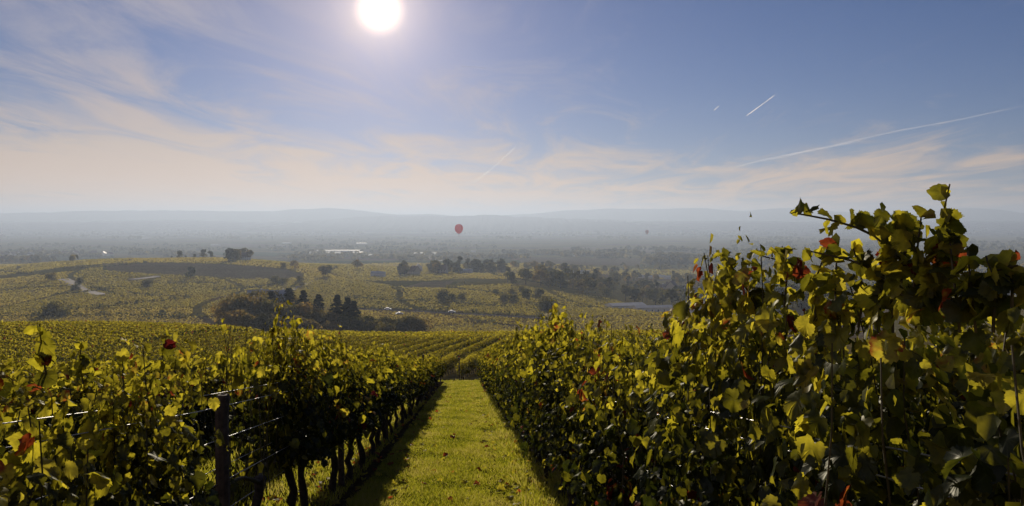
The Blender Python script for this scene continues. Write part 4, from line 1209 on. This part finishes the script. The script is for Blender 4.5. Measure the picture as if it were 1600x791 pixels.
put_house(HS, pix(1080, 456.5), 0.05, 'narrow pale roof beside the valley village', 'building', None, (0.65, 0.5, 0.7))
put_house(HS, pix(977, 484), 0.3, 'grey barn half hidden by the tall vine row', 'barn', None, (0.8, 0.9, 0.9))
# factory on the plain
for px, py, sx, sy, lab in [(529, 393.5, 4.6, 2.0, 'very long white factory roof on the plain'), (500, 396.5, 2.0, 1.6, 'white factory wing in front of the long roof'), (560, 396.5, 1.2, 2.2, 'white square factory hall beside the long roof'), (520, 397, 1.6, 1.4, 'low white workshop below the long factory roof'), (562, 401, 0.6, 1.4, 'small white store below the factory'), (579, 401, 0.4, 1.2, 'tiny white hut near the factory'),
                            (658, 397.5, 1.3, 1.4, 'white hall in the woods across the plain'), (681, 398, 0.9, 1.5, 'bright white barn in the woods across the plain'), (650, 399.5, 0.4, 1.0, 'small white house next to the hall in the woods'), (588, 433, 0.35, 0.7, 'white shed on the vineyard plain'), (596, 433.5, 0.25, 0.6, 'smaller white shed joined to the vineyard plain'),
                            (905, 430, 0.9, 0.8, 'pale barn at the mouth of the valley'), (740, 394.5, 0.5, 1.0, 'lone white house on the hazy plain'), (448, 381, 1.2, 1.6, 'bright house on the far hazy plain'), (565, 381.5, 1.5, 1.6, 'pale roof far out on the hazy plain'), (337, 384, 1.2, 1.6, 'white farm on the pale stubble plain'), (222, 373, 2.2, 1.8, 'white works far across the plain'), (895, 401, 0.9, 1.2, 'white roof among the woods of the plain'), (762, 421, 0.4, 0.7, 'pale house in the plain farm clump'), (728, 428, 0.5, 0.6, 'pale shed before the plain farm clump')]:
    put_house(HS, pix(px, py), random.uniform(-0.1, 0.1), lab, 'building', None, (sx, sy, 1.2))
for px, py, lab in [(634, 429, 'white gabled farmhouse between the plain trees'), (648, 430, 'small farmhouse at the end of the plain trees'), (654, 424, 'farmhouse showing over the plain trees'), (382, 407, 'white gabled house of the hamlet behind the hill'), (692, 428, 'pale house tucked into the plain farm clump')]:
    put_house(HK, pix(px, py), random.uniform(0, 3), lab, 'house', None)
for px, yt, yd, lab in [(437, 454.5, 352, 'white walled villa rising from the grove'), (403, 454, 368, 'small white gable at the back of the grove'), (391, 466, 335, 'white house half hidden in the grove')]:
    g, h = top_h(px, yt, yd)
    put_house(HV, g + Vector((0, 0, h - 5.4)), 0.5, lab, 'house', None, (0.8,) * 3)

# ------------------------------------------------------------------ cars on the road
M['paint_w'] = plain('white_paint', (0.6, 0.6, 0.6), (0.65, 0.65, 0.65), 1, 0.6, spec=0.3)
M['paint_s'] = plain('silver_paint', (0.45, 0.46, 0.48), (0.5, 0.51, 0.53), 1, 0.6, metal=0.2)
M['rubber'] = plain('rubber', (0.015, 0.015, 0.015), (0.025, 0.025, 0.025), 5, 0.9)
def car(px, py, paint, label, rz):
    p = pix(px, py); root = empty('car', p + Vector((0, 0, 0.87)), rz)
    prof = [(-2.1, .35), (-2.15, .75), (-1.95, .95), (-1.5, 1.0), (-0.95, 1.42), (0.55, 1.45), (1.2, .98), (1.95, .86), (2.15, .6), (2.1, .32)]
    m = MB(); n = len(prof)
    vv = [(x, -0.86 if z < 1.1 else -0.68, z) for x, z in prof] + [(x, 0.86 if z < 1.1 else 0.68, z) for x, z in prof]
    m.add(vv, [tuple(range(n)), tuple(range(2 * n - 1, n - 1, -1))] + [(i, i + n, (i + 1) % n + n, (i + 1) % n) for i in range(n)])
    link('body', m.mesh('body'), M[paint], root)
    for sg in (-1, 1):
        m = MB(); yb, yt_ = sg * 0.872, sg * 0.70
        m.add([(-1.35, yb, 1.02), (1.05, yb, 1.02), (0.5, yt_, 1.40), (-0.9, yt_, 1.37)], [(0, 1, 2, 3)]); link('window', m.mesh('window'), M['pane'], root)
        for xx in (-1.3, 1.3):
            m = MB(); m.tube([(xx, sg * 0.7, 0.32), (xx, sg * 0.9, 0.32)], 0.33, 14); link('wheel', m.mesh('wheel'), M['rubber'], root)
    tag(root, label, 'car', 'cars on the country road')
car(706, 491.5, 'paint_s', 'silver hatchback driving on the country road', -0.15)
car(606, 487.0, 'paint_w', 'white car on the country road near the grove', -0.1)
car(432, 466, 'paint_w', 'white car parked behind the grove', 0.2)
car(624, 494.5, 'paint_w', 'white van at the field edge below the road', 0.4)

# ------------------------------------------------------------------ hot air balloons
M['pale'] = plain('pale_balloon_cloth', (0.45, 0.30, 0.30), (0.5, 0.34, 0.34), 0.3, 0.6)
M['wicker'] = plain('wicker', (0.12, 0.07, 0.03), (0.2, 0.12, 0.05), 9, 0.9)
def cloth(name, c):
    m, t, o = new_mat(name)
    d = N(t, 'ShaderNodeBsdfDiffuse'); d.inputs['Color'].default_value = c + (1,)
    tr = N(t, 'ShaderNodeBsdfTranslucent'); tr.inputs['Color'].default_value = (min(1, c[0] * 1.5), c[1] * 1.3, c[2] * 1.3, 1)
    mx = N(t, 'ShaderNodeMixShader'); mx.inputs[0].default_value = 0.55
    t.links.new(d.outputs[0], mx.inputs[1]); t.links.new(tr.outputs[0], mx.inputs[2]); t.links.new(mx.outputs[0], o.inputs['Surface'])
    return m
M['red1'] = cloth('red_balloon_nylon', (0.62, 0.05, 0.05)); M['red2'] = cloth('dark_red_balloon_nylon', (0.4, 0.04, 0.06))
def balloon(px, py, y, D, mats, label):
    c = at_depth(px, py, y)
    root = empty('hot_air_balloon', c - Vector((0, 0, D * 0.95)))
    prof = []
    for i in range(17):
        t = i / 16
        th = math.pi * t
        z = D * (0.5 * (-math.cos(th)) + 0.97)
        rr_ = D / 2 * math.sin(th) ** 0.9 if t > 0.5 else D / 2 * (0.09 + 0.91 * math.sin(th) ** 1.25)
        if t <= 0.5: z = D * (0.97 - 0.66 * math.cos(th) ** 1.0)
        prof.append((max(rr_, 0.02), z))
    n = 24
    for part, sel in (('envelope', 0), ('gore', 1)):
        m = MB()
        vs_, fs_ = [], []
        for rr_, z in prof:
            for k in range(n): vs_.append((rr_ * math.cos(2 * math.pi * k / n), rr_ * math.sin(2 * math.pi * k / n), z))
        for i in range(len(prof) - 1):
            for k in range(n):
                if (k // 3) % 2 == sel:
                    k2 = (k + 1) % n; fs_.append((i * n + k, i * n + k2, (i + 1) * n + k2, (i + 1) * n + k))
        m.add(vs_, fs_); link(part, m.mesh(part, True), mats[sel], root)
    m = MB(); b = D * 0.035; m.box(-b, b, -b, b, 0, b * 1.7); link('basket', m.mesh('basket'), M['wicker'], root)
    for sx in (-1, 1):
        for sy in (-1, 1):
            m = MB(); m.tube([(sx * b * .95, sy * b * .95, b * 1.6), (sx * D * 0.032, sy * D * 0.032, D * 0.32)], 0.06, 4); link('rope', m.mesh('rope'), M['rubber'], root)
    return tag(root, label, 'balloon', None)
balloon(717, 357, 1750, 18.5, (M['red1'], M['red1']), 'plain red hot air balloon floating over the plain')
balloon(1011, 362.2, 3000, 13.5, (M['red2'], M['pale']), 'small dark red striped hot air balloon far over the plain')

# ------------------------------------------------------------------ mountains
def ridge(pts, y0, label, r, back=1500, foot=-104):
    pts = np.array(pts, float)
    px = np.linspace(pts[0, 0], pts[-1, 0], 420)
    py = np.interp(px, pts[:, 0], pts[:, 1])
    k = np.hanning(15); k /= k.sum(); py = np.convolve(np.pad(py, 7, mode='edge'), k, 'valid')
    py += np.convolve(r.normal(0, 1.7, len(px)), np.ones(9) / 9, 'same')
    prof = [(0.0, 0.0), (0.25, 0.22), (0.5, 0.55), (0.75, 0.86), (1.0, 1.0), (1.5, 0.8), (2.0, 0.0)]
    V = []
    for t, f in prof:
        y = y0 + back * (t - 1.0) + r.normal(0, 60, len(px)) * (0.1 < t < 1.9) * (t != 1.0)
        top = -(py - HOR) / FPX * y0
        z = foot + (top - foot) * f + (r.normal(0, 6, len(px)) if 0 < t < 1 else 0)
        x = (px - 800) / FPX * y0
        V.append(np.stack([x, y, z], -1))
    V = np.concatenate(V); n = len(px)
    i, j = np.meshgrid(np.arange(len(prof) - 1), np.arange(n - 1), indexing='ij')
    F = np.stack([i * n + j, i * n + j + 1, (i + 1) * n + j + 1, (i + 1) * n + j], -1).reshape(-1, 4)
    return tag(link('mountains', mesh_np('mountains', V, F, smooth=True), M['forest']), kind='structure')
rm = np.random.default_rng(91)
ridge([(-700, 336), (-200, 334), (0, 333), (60, 332), (110, 330), (180, 330), (230, 328), (290, 329), (350, 330), (430, 330), (470, 327), (515, 325), (545, 327), (580, 332), (650, 335), (760, 338), (900, 350)], 11300, '', rm)
ridge([(430, 353), (480, 346), (530, 341), (580, 338.5), (640, 338), (700, 338), (755, 335.5), (790, 338), (850, 340), (900, 341.5), (960, 345), (1010, 350), (1060, 354)], 9800, '', rm)
ridge([(700, 345), (790, 337), (830, 334), (880, 330), (960, 326), (1010, 327), (1080, 325), (1130, 329), (1160, 329.5), (1200, 327), (1240, 324), (1270, 326), (1310, 331), (1360, 331), (1420, 335), (1480, 327), (1530, 325), (1570, 329), (1600, 333), (1750, 330), (2200, 333)], 12300, '', rm)

# ------------------------------------------------------------------ contrails, high above the haze
def trail_mat(name, dens):
    m, t, o = new_mat(name)
    f = noise(t, 0.0011, 6, pos(t))
    tl = N(t, 'ShaderNodeBsdfTranslucent'); tl.inputs['Color'].default_value = (0.9, 0.9, 0.9, 1)
    tp = N(t, 'ShaderNodeBsdfTransparent')
    at = N(t, 'ShaderNodeAttribute', attribute_name='fade')
    fac = mathn(t, 'MULTIPLY', mathn(t, 'MULTIPLY', at.outputs['Fac'], dens), ramp(t, f, [(0.3, (0.45, 0.45, 0.45)), (0.6, (1, 1, 1))]))
    mx = N(t, 'ShaderNodeMixShader'); t.links.new(fac, mx.inputs[0]); t.links.new(tp.outputs[0], mx.inputs[1]); t.links.new(tl.outputs[0], mx.inputs[2])
    t.links.new(mx.outputs[0], o.inputs['Surface'])
    return m
M['trail'] = trail_mat('contrail_ice', 0.34); M['trail_thin'] = trail_mat('contrail_thin_ice', 0.07)
def contrail(pts, w0, w1, mat, label, y=70000.0):
    m = MB(); p = resample(pts, 40)
    P = [at_depth(a, b, y) for a, b in p]
    wd = np.linspace(w0, w1, 40) * y / FPX / 2
    rr_ = np.random.default_rng(int(pts[0][0]))
    wd = wd * (0.8 + 0.4 * np.convolve(rr_.random(44), np.ones(5) / 5, 'valid'))
    m.tube(P, list(wd), 8, cap=False)
    me = m.mesh('contrail', True)
    t = np.linspace(0, 1, 40); fd = np.minimum(1, np.minimum(t, 1 - t) * 8 + 0.05)
    a = me.attributes.new('fade', 'FLOAT', 'POINT'); a.data.foreach_set('value', np.repeat(fd, 8).astype(np.float32))
    tag(link('contrail', me, M[mat]), label, 'contrail', 'contrails in the sky')
contrail([(1165, 182), (1190, 164), (1213, 147)], 1.8, 1.2, 'trail', 'short bright white contrail alone in the blue sky')
contrail([(1115, 173), (1124, 165)], 1.4, 0.8, 'trail', 'tiny white contrail beside the short bright one')
contrail([(1112, 271), (1200, 248), (1300, 228), (1400, 205), (1500, 187), (1610, 163)], 3.2, 2.2, 'trail_thin', 'long thin contrail rising across the blue sky')
contrail([(1190, 252), (1260, 237), (1350, 219)], 3.4, 2.4, 'trail_thin', 'faint contrail running below the long thin one')
contrail([(736, 290), (770, 262), (812, 224)], 4.5, 1.8, 'trail_thin', 'peach lit slanting contrail over the red balloon')
contrail([(720, 104), (745, 105), (762, 107)], 1.6, 1.0, 'trail_thin', 'small level contrail beside the sun')
contrail([(42, 187), (70, 196), (92, 206)], 1.5, 1.0, 'trail_thin', 'small sloping contrail in the cloudy sky far from the sun')

# ------------------------------------------------------------------ haze over the whole plain
def haze():
    m, t, o = new_mat('haze')
    v = N(t, 'ShaderNodeVolumePrincipled')
    v.inputs['Color'].default_value = (0.58, 0.70, 0.90, 1)
    v.inputs['Density'].default_value = 1.8e-4
    v.inputs['Anisotropy'].default_value = 0.35
    t.links.new(v.outputs[0], o.inputs['Volume'])
    b = MB(); b.box(-24000, 24000, -24000, 24000, -105.5, 262)
    return tag(link('haze', b.mesh('haze'), m), 'pale morning haze lying over the plain', 'haze', kind='stuff')
haze()
def mist():
    """a low bank of ground mist at the foot of the mountains"""
    m, t, o = new_mat('ground_mist')
    v = N(t, 'ShaderNodeVolumePrincipled')
    v.inputs['Color'].default_value = (0.99, 0.98, 0.96, 1); v.inputs['Density'].default_value = 2.2e-3; v.inputs['Anisotropy'].default_value = 0.35
    t.links.new(v.outputs[0], o.inputs['Volume'])
    b = MB(); n = 60
    xs = np.linspace(-14000, 14000, n); tz = 14 + 9 * np.sin(xs / 900.0) + 6 * np.sin(xs / 370.0)
    vv = []
    for x, z in zip(xs, tz): vv += [(x, 5800, -98), (x, 7000, -82), (x, 8900, z - 14), (x, 9350, z), (x, 9350, -98)]
    ff = []
    for i in range(n - 1):
        for k in range(5): ff.append((i * 5 + k, i * 5 + (k + 1) % 5, (i + 1) * 5 + (k + 1) % 5, (i + 1) * 5 + k))
    ff += [(4, 3, 2, 1, 0), tuple((n - 1) * 5 + k for k in range(5))]
    b.add(vv, ff)
    return tag(link('mist', b.mesh('mist'), m), 'bright low bank of mist at the foot of the far mountains', 'mist', kind='stuff')
mist()

# kinds that no spot asked for
for k in KM + KL + KML + KLL + KB + TK_BIG + TK_GOLD + TK_CON + TK_SM + TK_TALL + TK_BUSH + HK + HS + HV:
    if k.name not in used:
        for ch in list(k.children_recursive): bpy.data.objects.remove(ch)
        bpy.data.objects.remove(k)
